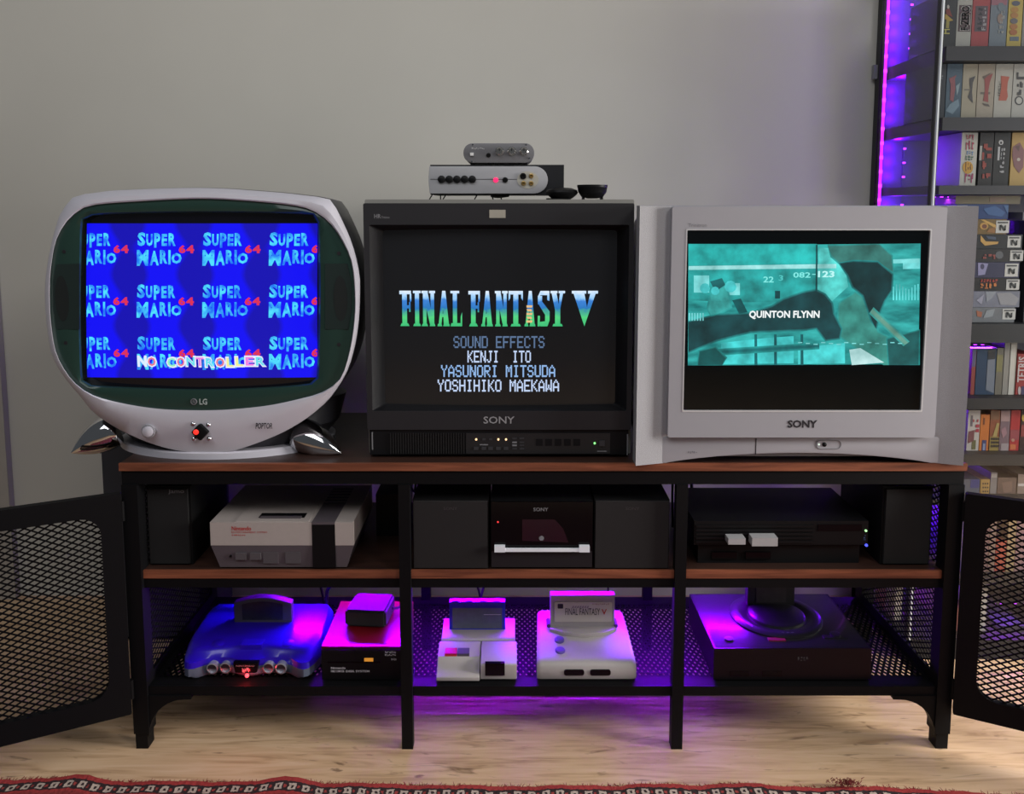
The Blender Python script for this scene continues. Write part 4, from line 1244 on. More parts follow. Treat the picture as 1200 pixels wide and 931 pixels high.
part('label', B().prism(prof2, -.0098, -.0085), lb_, cartn, 'dark picture label')

# red and black disk console with an adapter lying on it
FR = mat('deep_red_plastic', (112, 8, 22), .35, 0, .06, coat=.15)
FX0, FX1 = -.4075, -.2585
fds = thing('disk_drive', 'dark red game disk drive with black front and small yellow button', 'disk drive', ((FX0 + FX1) / 2, .024, BZ))
zf = at(420, 760, .024)[1]
part('body', B().box(FX0, FX1, .030, .205, BZ + .002, zf, .003), FR, fds)
part('front', B().box(FX0 + .001, FX1 - .001, .024, .033, BZ + .002, zf - .003, .0015), BLK, fds, 'black front panel')
part('top_seam', B().box(FX0 + .001, FX1 - .001, .0385, .0400, zf - .002, zf + .0004), mat('seam_red', (60, 8, 16), .5), fds)
qa, qz1 = at(427, 771.5, .024); qc, qz0 = at(437.5, 775, .024)
part('eject_button', B().box(qa, qc, .0222, .026, qz0, qz1, .0008), mat('amber_button', (236, 160, 60), .4, emit=(255, 170, 60), es=.35), fds, 'amber eject button')
part('disk_slot', B().box(FX0 + .012, FX1 - .040, .0236, .026, qz0 - .004, qz0 - .001), BLK_GLOSS, fds)
for t, x0, y0, x1, y1 in (('Nintendo', 388, 781.8, 405, 784.2), ('FAMILY COMPUTER', 388, 785.6, 403.5, 788), ('DISK SYSTEM', 405.5, 785.6, 433, 788), ('POWER', 451, 763.5, 464, 766), ('DISK CARD', 451, 767, 464, 769), ('EJECT', 458.5, 771.8, 464.5, 774)):
    qa, qz1 = at(x0, y0, .024); qc, qz0 = at(x1, y1, .024)
    part('lettering', B().scribble(qa, qc, qz0, qz1, .0234, len(t), 8) if t in ('POWER', 'DISK CARD', 'EJECT') else B().glyphs(t, qa, qc, qz0, qz1, .0234, bold=.01), WHITE_INK, fds)
adp = thing('power_adapter', 'dark grey power adapter lying on top of the red disk drive', 'adapter', (-.336, .14, zf))
b = B(); b.loft([[(-.378, .100, zf + .0012), (-.298, .093, zf + .0012), (-.290, .165, zf + .0012), (-.368, .172, zf + .0012)],
                 [(-.378, .100, zf + .034), (-.298, .093, zf + .034), (-.290, .165, zf + .036), (-.368, .172, zf + .036)]])
bmesh.ops.bevel(b.bm, geom=list(b.bm.edges), offset=.004, segments=2, affect='EDGES')
part('case', b, mat('adapter_grey', (40, 42, 44), .6), adp)
part('cord', B().tube([(-.292, .14, zf + .018), (-.278, .16, zf + .012), (-.274, .185, zf + .03), (-.272, .20, .27), (-.27, .205, .303)], .0026), CABLE, adp)

# small white two-button console with a blue cartridge
WHT = mat('off_white_plastic', (172, 166, 164), .45, 0, .03, 100, .06, 900)
AX0, AX1 = -.1945, -.0460
AYF = .021
axm = at(562.5, 780, AYF)[0]
avf = thing('game_console', 'small white game console with red and grey buttons, blue cartridge on top', 'game console', ((AX0 + AX1) / 2, AYF, BZ))
zL = BZ
part('rear_body', B().prism([(.090, zL + .004), (.090, zL + .040), (.094, zL + .044), (.160, zL + .050), (.166, zL + .046), (.166, zL + .004)], AX0 + .003, AX1 - .003, 'X', .0025), WHT, avf)
part('left_deck', B().prism([(AYF - .004, zL + .003), (AYF - .004, zL + .010), (AYF + .022, zL + .021), (AYF + .030, zL + .031), (.0885, zL + .041), (.0885, zL + .003)], AX0, axm - .0008, 'X', .0016), WHT, avf, 'sloping left deck')
part('right_deck', B().prism([(AYF + .002, zL + .003), (AYF, zL + .032), (AYF + .004, zL + .034), (.0885, zL + .041), (.0885, zL + .003)], axm + .0008, AX1, 'X', .0016), WHT, avf)
qa, qz1 = at(568.5, 777.5, AYF); qc, qz0 = at(591.5, 792, AYF)
part('socket', B().box(qa, qc, AYF - .0004, AYF + .006, qz0, qz1, .001), BLK_GLOSS, avf, 'square black socket')
part('base', B().box(AX0 + .006, AX1 - .004, AYF + .006, .16, zL, zL + .004), BLK, avf)
for k, m in enumerate((mat('red_button', (190, 30, 40), .4), mat('slate_button', (84, 76, 92), .4))):
    x = AX0 + .013 + .0235 * k
    b = B(); b.box(-.0112, .0112, -.008, .008, -.002, .004, .001, M=Matrix.Translation((x + .0115, AYF + .0385, zL + .0345)) @ Euler((.17, 0, 0)).to_matrix().to_4x4())
    part('button', b, m, avf)
part('top_groove', B().box(AX0 + .004, AX1 - .006, .0880, .0905, zL + .034, zL + .0405), mat('groove_grey', (110, 104, 106), .6), avf)
cb = thing('game_cartridge', 'translucent blue game cartridge with a grey label, in the small white console', 'cartridge', (-.118, .130, zL + .048))
cx0, cz1 = at(526.5, 706, .122); cx1, cz0 = at(592, 737, .122)
CBL = mat('blue_cartridge_plastic', (20, 30, 215), .3, 0, .05, coat=.3)
part('shell', B().box(cx0, cx1, .122, .138, zL + .040, cz1, .002), CBL, cb)
part('label', B().box(cx0 + .006, cx1 - .006, .1211, .123, zL + .049, cz1 - .012, .0004), mat('faded_label', (96, 106, 120), .45, 0, .25, 90), cb, 'faded blue-grey label')
part('label_strip', B().box(cx1 - .042, cx1 - .008, .1206, .1220, cz1 - .0255, cz1 - .0245), WHITE_INK, cb)
for k in range(4):
    x = cx0 + .006 + k * .027
    part('ridge', B().box(x, x + .012, .124, .137, cz1 - .0005, cz1 + .0012, .0005), CBL, cb)

# rounded grey-white console with purple buttons
SX0_, SX1_ = at(629, 795, .021)[0], at(746, 795, .021)[0]
sfc = thing('game_console', 'rounded pale console with two round purple buttons, labelled cartridge on top', 'game console', ((SX0_ + SX1_) / 2, .021, BZ))
zL = BZ
b = B()
prof = [(.024, .003), (.021, .012), (.0225, .026), (.028, .034), (.040, .038), (.090, .046), (.100, .049), (.150, .054), (.182, .055), (.188, .050), (.188, .003)]
rings = []
for x, s in ((SX0_, .90), (SX0_ + .003, .96), (SX0_ + .008, 1.0), (SX1_ - .008, 1.0), (SX1_ - .003, .96), (SX1_, .90)):
    rings.append([(x + (.006 * (p[0] - .021) / .17 if x < (SX0_ + SX1_) / 2 else -.006 * (p[0] - .021) / .17), .105 + (p[0] - .105) * (.97 + .03 * (s - .9) * 10 if s < 1 else 1), zL + .003 + (p[1] - .003) * s) for p in prof])
b.loft(rings); part('body', b, WHT, sfc)
b = B(); pts = [(SX0_ + .028, .108), (SX0_ + .05, .096), ((SX0_ + SX1_) / 2, .090), (SX1_ - .05, .096), (SX1_ - .028, .108), (SX1_ - .028, .128), (SX0_ + .028, .128)]
b.prism(pts, zL + .046, zL + .0555, 'Z', .002); part('cartridge_cradle', b, WHT, sfc)
PUR = mat('purple_button', (92, 70, 150), .4)
for (px_, py_, yb_) in ((655.5, 750.5, .084), (656.5, 763, .055)):
    X = at(px_, py_, yb_)[0]
    zz = zL + .0455 if yb_ > .08 else zL + .0405
    b = B(); b.lathe([(.0095, -.004), (.0095, .002), (.008, .0034), (0, .0038)], (X, yb_, zz), (0, -.1, 1), 24); part('button', b, PUR, sfc)
for x0, x1 in ((661, 684.5), (691.5, 715.5)):
    qa, qz1 = at(x0, 785, .0215); qc, qz0 = at(x1, 791.5, .0215)
    part('controller_port', B().prism(rr(qa, qc, qz0, qz1, .004, 4), .0198, .026), BLK_GLOSS, sfc)
qa, qz1 = at(634.5, 788, .0215); qc, qz0 = at(646, 791, .0215)
part('lettering', B().scribble(qa, qc, qz0, qz1, .0207, 6, 5), mat('dim_letter', (168, 162, 162), .5), sfc)
CG = mat('cartridge_pale_grey', (168, 162, 168), .5)
cx0, cz1 = at(645, 698, .118); cx1, _ = at(720.5, 698, .118)
sc_ = thing('game_cartridge', 'pale grey game cartridge with a white title label, in the rounded pale console', 'cartridge', ((cx0 + cx1) / 2, .128, zL + .056))
part('shell', B().box(cx0, cx1, .118, .136, zL + .0545, cz1, .003), CG, sc_)
lx0, lz1 = at(650, 706, .117); lx1, lz0 = at(717, 729, .117)
sl = part('label', B().prism(rr(lx0, lx1, lz0, lz1, .003, 4), .1168, .119), mat('label_paper', (205, 200, 196), .5), sc_, 'white paper label')
qa, qz1 = at(662.5, 713, .117); qc, qz0 = at(703, 721, .117)
part('lettering', B().glyphs('FINAL FANTASY', qa, qc, qz0, qz1, .1162), DARK_INK, sl)
qa, qz1 = at(705, 714, .117); qc, qz0 = at(711, 720.5, .117)
part('lettering', B().glyphs('V', qa, qc, qz0, qz1, .1162, bold=.02), RED_INK, sl)
qa, qz1 = at(653.5, 708, .117); qc, qz0 = at(660, 713.5, .117)
part('marking', B().prism(rr(qa, qc, qz0, qz1, .0015, 3), .1164, .1172), DARK_INK, sl)
qa, qz1 = at(670, 710, .117); qc, qz0 = at(690, 713.2, .117)
b = B()
for k in range(7): b.poly([(qa + (qc - qa) * k / 7, .1163, qz0 + .001 * (k % 2)), (qa + (qc - qa) * (k + .8) / 7, .1163, qz0 + .0012), (qa + (qc - qa) * (k + 1) / 7, .1163, qz1), (qa + (qc - qa) * (k + .4) / 7, .1163, qz1 - .001)])
part('label_art', b, mat('pale_art', (150, 140, 150), .5), sl)
qa, qz1 = at(694, 707.5, .117); qc, qz0 = at(714, 709, .117)
part('lettering', B().scribble(qa, qc, qz0, qz1, .1163, 7, 9), mat('brown_ink', (140, 96, 80), .5), sl)
for q_ in (cx0 - .003, cx1 + .003):
    part('guide', B().tube([(q_, .116, zL + .057), (q_, .14, zL + .057)], .004), mat('guide_purple', (70, 60, 90), .5), sfc)

# wide black console with a round raised deck, fine dust, and strip light painted into its paler top
DUST_LIT = mat('lit_dusty_black_plastic', (30, 28, 34), .33, 0, .4, 30, .15, 300, coat=.12, spec=.4)
GX0, GX1 = at(836, 795, .022)[0], at(1020, 795, .022)[0]
zg = at(920, 760, .022)[1]
md = thing('game_console', 'wide black game console with round raised disc on its top', 'game console', ((GX0 + GX1) / 2, .022, BZ))
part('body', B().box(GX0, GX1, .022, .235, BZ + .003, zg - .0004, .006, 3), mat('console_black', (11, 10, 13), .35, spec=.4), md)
part('lit_dusty_top', B().prism(rr(GX0 + .003, GX1 - .003, .0255, .232, .004, 3), zg - .003, zg, 'Z', .0004), DUST_LIT, md, 'dusty black top plate with the strip light painted in')
part('base', B().box(GX0 + .008, GX1 - .008, .030, .225, BZ, BZ + .004), BLK, md)
gx, gy = (GX0 + GX1) / 2 + .005, .140
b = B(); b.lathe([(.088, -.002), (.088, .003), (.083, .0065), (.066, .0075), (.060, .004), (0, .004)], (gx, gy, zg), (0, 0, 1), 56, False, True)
dk = part('round_deck', b, DUST_LIT, md, 'raised round deck')
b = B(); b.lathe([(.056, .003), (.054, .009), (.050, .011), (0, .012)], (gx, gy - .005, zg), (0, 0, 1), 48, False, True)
part('deck_dome', b, DUST_LIT, dk)
part('reset_button', B().lathe([(.0085, 0), (.0085, .003), (0, .004)], (GX0 + .035, .052, zg), (0, 0, 1), 20), DUST_LIT, md)
part('power_switch', B().box(GX0 + .108, GX0 + .140, .046, .056, zg - .001, zg + .0022, .001), mat('red_dusty_switch', (120, 30, 50), .4), md)
part('headphone_slider', B().box(GX1 - .075, GX1 - .030, .055, .065, zg - .001, zg + .002, .001), DUST_LIT, md)
b = B(); b.lathe([(.010, 0), (.010, .004), (.007, .005), (0, .004)], (GX1 - .050, .066, zg), (0, 0, 1), 24); part('volume_knob', b, DUST_LIT, md)
qa, qz1 = at(934.5, 770, .022); qc, qz0 = at(947.5, 774.5, .022)
part('lettering', B().scribble(qa, qc, qz0, qz1, .0214, 8, 4), mat('dim_badge', (70, 68, 72), .5), md)
for k in range(3):
    part('marking', B().glyphs_top('o', gx - .012 + .009 * k, gx - .008 + .009 * k, gy - .078, gy - .074, zg + .0078), GREY_INK, dk)
for k in range(2):
    x = GX0 + .030 + .060 * k
    part('controller_port', B().box(x, x + .036, .0212, .026, BZ + .010, BZ + .020, .002), BLK_GLOSS, md)
mc = thing('game_cartridge', 'black game cartridge standing in the wide black console, top hidden by the shelf', 'cartridge', (gx, .185, zg))
part('shell', B().box(gx - .047, gx + .047, .170, .188, zg + .008, zg + .065, .004), mat('cart_black', (34, 32, 36), .45), mc)
part('label', B().box(gx - .030, gx + .030, .1692, .172, zg + .014, zg + .058), mat('cart_label_dark', (52, 46, 52), .5, 0, .5, 60), mc)

# cables hanging behind the consoles
for name, lab, pts, r in (
        ('cable', 'black cable looping from the shelf edge behind the blue console', [(-.60, .27, .30), (-.585, .22, .245), (-.55, .20, .225), (-.50, .22, .235), (-.47, .26, .21), (-.46, .29, .1225)], .0028),
        ('cable', 'black cable hanging behind the small white console', [(-.16, .28, .301), (-.155, .27, .22), (-.13, .28, .18), (-.12, .29, .1225)], .0026),
        ('cable', 'twin black cable behind the blue cartridge of the small white console', [(-.07, .28, .303), (-.085, .275, .24), (-.11, .27, .20), (-.13, .26, .1225)], .0026),
        ('cable', 'thin black cable hanging behind the rounded pale console', [(.13, .29, .303), (.128, .285, .25), (.15, .28, .20), (.152, .28, .1225)], .0020),
        ('cable', 'black cable bunch behind the blue console, beside the red disk drive', [(-.44, .25, .30), (-.43, .22, .26), (-.415, .21, .235), (-.43, .22, .21), (-.44, .22, .19), (-.435, .20, .1225)], .0035),
        ('cable', 'black cable above the ridged console at its left', [(.283, .25, .49), (.295, .23, .47), (.275, .22, .44), (.272, .20, SZ + .0035)], .0026),
        ('cable', 'black cable hanging behind the ridged console from the top', [(.335, .33, .50), (.336, .33, .46), (.337, .33, .42), (.337, .32, SZ + .003)], .0035)):
    b = B().tube(pts, r, 6, 5)
    single(name, b, CABLE, lab, 'cable', pts[-1])

# ------------------------------------------------------------------ on top of the middle television
TT = zt = at(585, 238.3, .03)[1] + .0068
SIL2 = mat('brushed_silver', (172, 172, 176), .38, .1, .05, 60)
AY = .13
ax0, az1 = at(502, 195, AY); ax1, az0 = at(642, 227, AY)
amp = thing('audio_switcher', 'wide black box with silver front panel, sockets and red lamp, on wire legs', 'audio box', ((ax0 + ax1) / 2, AY, TT))
bz0 = az0
part('case', B().box(ax0 + .003, at(661, 210, AY)[0], AY + .004, AY + .16, bz0 - .002, az1 + .003, .002), mat('case_black', (18, 19, 24), .45), amp)
R_ = (az1 - bz0) / 2
pts = [(ax0 + .002, bz0), (ax1 - R_, bz0)] + [(ax1 - R_ + R_ * math.sin(t * math.pi / 12), bz0 + R_ - R_ * math.cos(t * math.pi / 12)) for t in range(1, 12)] + [(ax1 - R_, az1), (ax0 + .002, az1), (ax0, (az1 + bz0) / 2)]
fp = part('front_panel', B().prism(pts, AY - .003, AY + .006, 'Y', .0015), SIL2, amp, 'silver front panel with a round right end')
_, zc_ = at(570, 210.3, AY)
part('front_groove', B().rect(ax0 + .004, at(608, 210, AY)[0], zc_ - .0006, zc_ + .0006, AY - .0034), mat('groove_dark', (70, 70, 74), .5), amp)
for x in (517.5, 526.5, 535.5, 544.5, 553.5):
    X, Z = at(x, 210.3, AY - .004); b = B(); b.lathe([(.0070, 0), (.0070, .004), (.0055, .005), (0, .0052)], (X, AY - .003, Z), (0, -1, 0), 20); part('push_button', b, BLK, amp)
X, Z = at(581, 211, AY - .004); b = B(); b.lathe([(.0048, 0), (.0044, .002), (0, .003)], (X, AY - .003, Z), (0, -1, 0), 16); part('lamp', b, emis('pink_lamp', (255, 40, 100), 1.6), amp, 'glowing pink lamp')
X, Z = at(592, 211, AY - .004); b = B(); b.lathe([(.0052, 0), (.0052, .0025), (.003, .0030), (.003, .0015), (0, .0015)], (X, AY - .003, Z), (0, -1, 0), 16); part('socket', b, BLK, amp)
X, Z = at(618.5, 211, AY - .004)
rec = part('socket_recess', B().prism([(X + .020 * math.cos(t * math.pi / 14), Z + .0158 * math.sin(t * math.pi / 14)) for t in range(28)], AY - .0038, AY), mat('recess_pale', (196, 192, 180), .4, .3), amp)
for x, y, m in ((613, 206.5, BLK), (622.5, 206.2, None), (613.5, 215, None), (622.5, 215, None)):
    X, Z = at(x, y, AY - .005); r_ = .0058 if m else .0044
    b = B(); b.lathe([(r_, 0), (r_, .003), (r_ * .6, .0034), (r_ * .5, .001), (0, .001)], (X, AY - .0035, Z), (0, -1, 0), 18)
    part('jack', b, m or mat('brass', (176, 146, 90), .3, .8), rec)
b = B()
for x in (503, 519, 556):
    X = at(x, 230, AY)[0]; b.tube([(X + .006, AY + .01, bz0), (X, AY + .004, TT + .001)], .0013, 6, 1)
for x in (575, 585):
    X = at(x, 230, AY)[0]; b.tube([(X, AY + .03, bz0), (X + .004, AY + .03, TT + .001)], .0013, 6, 1)
X = at(655, 230, AY)[0]; b.tube([(X, AY + .12, bz0), (X, AY + .12, TT + .001)], .0013, 6, 1); b.tube([(ax0 + .01, AY + .14, bz0), (ax0 + .01, AY + .14, TT + .001)], .0013, 6, 1)
part('wire_legs', b, BLK, amp)
b = B().tube([(at(575, 226, AY)[0], AY + .02, bz0 - .003), (at(583, 231, AY)[0], AY + .02, TT + .006), (at(596, 226, AY)[0], AY + .03, bz0 - .003)], .003); part('cord', b, CABLE, amp)
# small headphone amplifier on top of it
hx0, hz1 = at(543, 168, AY); hx1, hz0 = at(626, 191, AY)
hp = thing('headphone_amplifier', 'small pill-shaped grey amplifier with three chrome knobs, topmost on the stack', 'amplifier', ((hx0 + hx1) / 2, AY, az1 + .003))
b = B(); b.prism(rr(hx0, hx1, hz0, hz1, (hz1 - hz0) * .47, 7), AY - .002, AY + .09, 'Y', .0012)
part('case', b, mat('gunmetal', (112, 112, 116), .42, .1, .05), hp)
for x in (585.3, 599.6, 614):
    X, Z = at(x, 177.2, AY - .008); b = B(); b.lathe([(.0080, 0), (.0080, .002), (.0066, .003), (.0062, .010), (.0052, .0112), (0, .0112)], (X, AY - .002, Z), (0, -1, 0), 24)
    kn = part('knob', b, mat('polished_metal', (206, 204, 200), .18, .95), hp)
    b = B().box(X - .0006, X + .0006, AY - .0137, AY - .013, Z, Z + .005); part('pointer', b, BLK, kn)
X, Z = at(572.5, 182, AY - .003); b = B(); b.lathe([(.0042, 0), (.0042, .0016), (.0024, .002), (.0024, .0005), (0, .0005)], (X, AY - .002, Z), (0, -1, 0), 16); part('socket', b, BLK, hp)
X, Z = at(553, 180.5, AY - .003); part('switch', B().box(X - .0032, X + .0032, AY - .006, AY - .0015, Z - .0032, Z + .0022, .001), mat('switch_white', (220, 220, 220), .4), hp)
qa, qz1 = at(552.5, 173, AY - .002); qc, qz0 = at(568, 175.3, AY - .002)
part('lettering', B().scribble(qa, qc, qz0, qz1, AY - .0025, 9, 9), mat('amp_letter', (190, 190, 192), .5), hp)
for x, y in ((554, 169.5), (616.5, 169.5), (620.5, 185.5), (553, 189.5)):
    X, Z = at(x, y, AY - .002); part('screw', B().cyl((X, AY - .0032, Z), (X, AY - .0015, Z), .0016, n=10), CHROME, hp)
for x in (553, 571, 582, 606, 616):
    X = at(x, 191, AY)[0]; part('rubber_foot', B().box(X - .003, X + .003, AY + .004, AY + .08, az1 + .003, hz0 + .002, .001), BLK, hp)
# two small black dishes
for (x0, x1, y0, lab, kind) in ((640, 678.5, 219.5, 'black lens-shaped gadget lying beside the silver-fronted box', 0), (677.5, 713.5, 216.5, 'black bowl-shaped gadget with flat top, rightmost on the middle television', 1)):
    Yd = .085
    a, z1 = at(x0, y0, Yd); c, _ = at(x1, y0, Yd); xm = (a + c) / 2; r = (c - a) / 2
    z1 = max(z1, TT + .022); h = z1 - TT
    t = thing('black_dish', lab, 'gadget', (xm, Yd + .01, TT))
    b = B()
    if kind == 0:
        b.lathe([(r * .55, 0), (r * .55, .0008), (r * .68, h * .14), (r * .93, h * .42), (r, h * .60), (r * .93, h * .78), (r * .6, h * .95), (0, h)], (xm, Yd + .02, TT), (0, 0, 1), 32)
        part('body', b, BLK, t)
        part('base_plate', B().box(xm - r * .95, xm + r * .4, Yd + .0, Yd + .035, TT, TT + .0025), BLK, t)
    else:
        b.lathe([(r * .35, h * .08), (r * .72, h * .2), (r * .93, h * .50), (r * .98, h * .82), (r, h * .84), (r, h), (r * .9, h * .96), (0, h * .93)], (xm, Yd + .02, TT), (0, 0, 1), 32)
        part('body', b, BLK, t)
        for sx in (-1, 1):
            part('foot', B().box(xm + sx * r * .60 - .002, xm + sx * r * .60 + .002, Yd + .01, Yd + .03, TT, TT + h * .3), BLK, t)
# ------------------------------------------------------------------ glass display cabinet at the right
CF, CBK = .288, .592                      # front and back
CX0, CX1 = .812, 1.50
CAB = mat('cabinet_black_steel', (20, 20, 24), .5, 0, .08)
SHELFM = mat('cabinet_shelf_grey', (46, 46, 52), .5, 0, .06)


def glass_material(name, tint, refl):
    m = bpy.data.materials.new(name); m.use_nodes = True
    nt = m.node_tree; n = nt.nodes; l = nt.links; n.remove(n['Principled BSDF'])
    out = [k for k in n if k.type == 'OUTPUT_MATERIAL'][0]
    tr = n.new('ShaderNodeBsdfTransparent'); tr.inputs[0].default_value = tint
    gl = n.new('ShaderNodeBsdfGlossy'); gl.inputs['Roughness'].default_value = .03
    nz = n.new('ShaderNodeTexNoise'); nz.inputs['Scale'].default_value = 6
    fr = n.new('ShaderNodeFresnel'); fr.inputs[0].default_value = 1.5
    ml = n.new('ShaderNodeMath'); ml.operation = 'MULTIPLY_ADD'; ml.inputs[1].default_value = .01; l.new(nz.outputs['Fac'], ml.inputs[0])
    ms_ = n.new('ShaderNodeMath'); ms_.operation = 'MULTIPLY'; ms_.inputs[1].default_value = refl; l.new(fr.outputs[0], ms_.inputs[0])
    ge = n.new('ShaderNodeNewGeometry'); sb = n.new('ShaderNodeMath'); sb.operation = 'SUBTRACT'; sb.inputs[0].default_value = refl; l.new(ge.outputs['Backfacing'], sb.inputs[1]); sb.use_clamp = True; l.new(sb.outputs[0], ms_.inputs[1]); l.new(ms_.outputs[0], ml.inputs[2])
    mx = n.new('ShaderNodeMixShader'); l.new(ml.outputs[0], mx.inputs[0]); l.new(tr.outputs[0], mx.inputs[1]); l.new(gl.outputs[0], mx.inputs[2])
    l.new(mx.outputs[0], out.inputs['Surface'])
    return m


GLASS = glass_material('clear_glass', (.95, .96, .96, 1), 1.0)
cab = thing('display_cabinet', 'tall black glass-sided cabinet full of game boxes, lit violet inside', 'cabinet', (1.15, .44, 0))
CT = 1.62
for x in (CX0, CX1 - .016):
    part('post', B().box(x, x + .010, CF + .014, CF + .026, 0, CT, .001), CAB, cab)
    part('post', B().box(x, x + .018, CBK - .022, CBK, 0, CT, .001), CAB, cab)
part('back_panel', B().box(CX0 + .016, CX1 - .016, CBK - .006, CBK - .001, .05, CT), mat('cabinet_back_black', (50, 46, 60), .45, 0, .08), cab)
part('top', B().box(CX0, CX1, CF + .014, CBK, CT, CT + .02, .002), CAB, cab)
part('base', B().box(CX0, CX1, CF + .014, CBK, .0, .045, .002), CAB, cab)
part('side_glass', B().box(CX0 + .002, CX0 + .0055, CF + .026, CBK - .022, .045, CT), GLASS, cab, 'glass side pane')
part('side_glass', B().box(CX1 - .0055, CX1 - .002, CF + .026, CBK - .022, .045, CT), GLASS, cab, 'glass side pane')
dr = part('glass_door', B().box(CX0 + .001, CX1 - .001, CF + .004, CF + .008, .05, CT), GLASS, cab, 'clear glass door')
part('door_edge', B().box(CX0, CX0 + .0030, CF + .003, CF + .009, .05, CT), mat('polished_glass_edge', (214, 222, 226), .25, .1), dr, 'pale polished edge of the door')
hz0, hz1 = at(1027, 93, CBK)[1], at(1027, 77, CBK)[1]
part('wall_bracket', B().box(CX0 - .009, CX0 + .001, CBK - .012, CBK, hz0, hz1, .0015), mat('bracket_grey', (140, 140, 146), .4, .3), cab)
SHY = CF + .020
shelf_px = [(54, 71), (137.5, 153), (217.5, 228), (380, 402), (467, 480), (533, 546), (586, 592), (678, 686)]
shelf_z = []; shelf_low = []
for a_, b__ in shelf_px:
    z1 = at(1150, a_, SHY)[1]; z0 = at(1150, b__, SHY)[1]
    shelf_z.append(z1); shelf_low.append(z0)
    part('shelf', B().box(CX0 + .020, CX1 - .006, SHY, CBK - .006, z0, z1, .0012), SHELFM if a_ < 300 else CAB, cab)
# violet light strips in the back corner and along the shelves
PINK = mat('violet_strip_glow', (150, 20, 255), .4, emit=(214, 60, 255), es=2.6)
cs = thing('led_strip', 'violet led strip running up the back left corner of the display cabinet', 'led strip', (CX0 + .026, CBK - .03, .05))
part('tape', B().box(CX0 + .0075, CX0 + .0175, CBK - .0240, CBK - .0225, .06, CT - .02), STRIP, cs)
gw = B().box(CX0 + .009, CX0 + .014, CBK - .0285, CBK - .0240, .06, CT - .02, .001)
part('diffuser', gw, mat('violet_diffuser', (150, 20, 255), .4, emit=(196, 30, 250), es=2.2), cs)
k = 0
z = .30
while z < CT - .05:
    part('diode', B().box(CX0 + .0085, CX0 + .0145, CBK - .0300, CBK - .0242, z, z + .008, .001), PINK, cs); z += .0335
cs_mirror = thing('led_strip', 'violet dots on the cabinet back panel, standing in for a reflection in the glass', 'led strip', (CX0 + .075, CBK - .012, .2))  # added glowing dots imitate the corner strip mirrored in the side glass
part('tape', B().box(CX0 + .072, CX0 + .078, CBK - .0075, CBK - .006, .1, CT - .02), STRIP, cs_mirror)
z = .86
while z < CT - .05:
    if min(abs(z - s) for s in shelf_z) > .02:
        part('diode', B().box(CX0 + .072, CX0 + .078, CBK - .0095, CBK - .0070, z, z + .004, .0006), PINK, cs_mirror)
    z += .0335
for (px_, py_, w_) in ((1104, 231, .05), (1146, 404, .06), (1175, 707, .12)):
    Xc, Zc = at(px_, py_, .36)
    s_ = thing('led_strip', 'short violet led strip under a cabinet shelf %s' % {231: 'above the stacked black boxes', 404: 'above the red box with white vertical letters', 707: 'low behind the right mesh door'}[py_], 'led strip', (Xc, .36, Zc))
    part('tape', B().box(Xc - w_ / 2, Xc + w_ / 2, .356, .364, Zc + .001, Zc + .0025), STRIP, s_)
    for q in range(int(w_ / .016)):
        xq = Xc - w_ / 2 + .008 + .016 * q
        part('diode', B().box(xq - .0025, xq + .0025, .3575, .3625, Zc - .001, Zc + .001, .0005), PINK, s_)
    area_light('cabinet_strip_light', (Xc, .36, Zc - .004), (Xc, .37, Zc - .2), w_, .008, .25 if py_ > 300 else .12, (.36, .03, 1.0))
zc_ = .08
while zc_ < 1.58:
    if all(not (zl - .012 < zc_ < zh + .012) for zl, zh in zip(shelf_low, shelf_z)):
        ld_ = bpy.data.lights.new('cabinet_strip_glow', 'POINT'); ld_.energy = .45; ld_.color = (.15, .0, 1.0); ld_.shadow_soft_size = .008
        lo_ = bpy.data.objects.new('cabinet_strip_glow', ld_); COL.objects.link(lo_); lo_.location = (CX0 + .046, CBK - .034, zc_)
    zc_ += .034

# loose end of a light strip looping down behind the bench
lx_, lz_ = at(1009, 692, .358); lx2, lz2 = at(1012, 708, .358)
lp = thing('led_strip', 'loose loop of glowing violet led strip hanging behind the right rear leg of the bench', 'led strip', (lx_, .358, lz2 - .004))
part('loop', B().tube([(lx_ - .002, .3545, .322), (lx_ - .004, .357, lz_), (lx_ + .003, .358, lz2), (lx_ + .010, .359, lz2 + .006), (lx_ + .009, .358, lz_ + .01), (lx_ + .006, .3545, .322)], .0028, 6, 4), mat('violet_loop', (120, 10, 220), .4, emit=(150, 20, 240), es=1.2), lp)

# ------------------------------------------------------------------ boxes in the cabinet
BY = .335


def dim(c):
    return tuple(int(k * .82) for k in c)


def print_mat(c):
    c = dim(c)
    return mat('print_%d_%d_%d' % c, c, .5, 0, .12, 60)


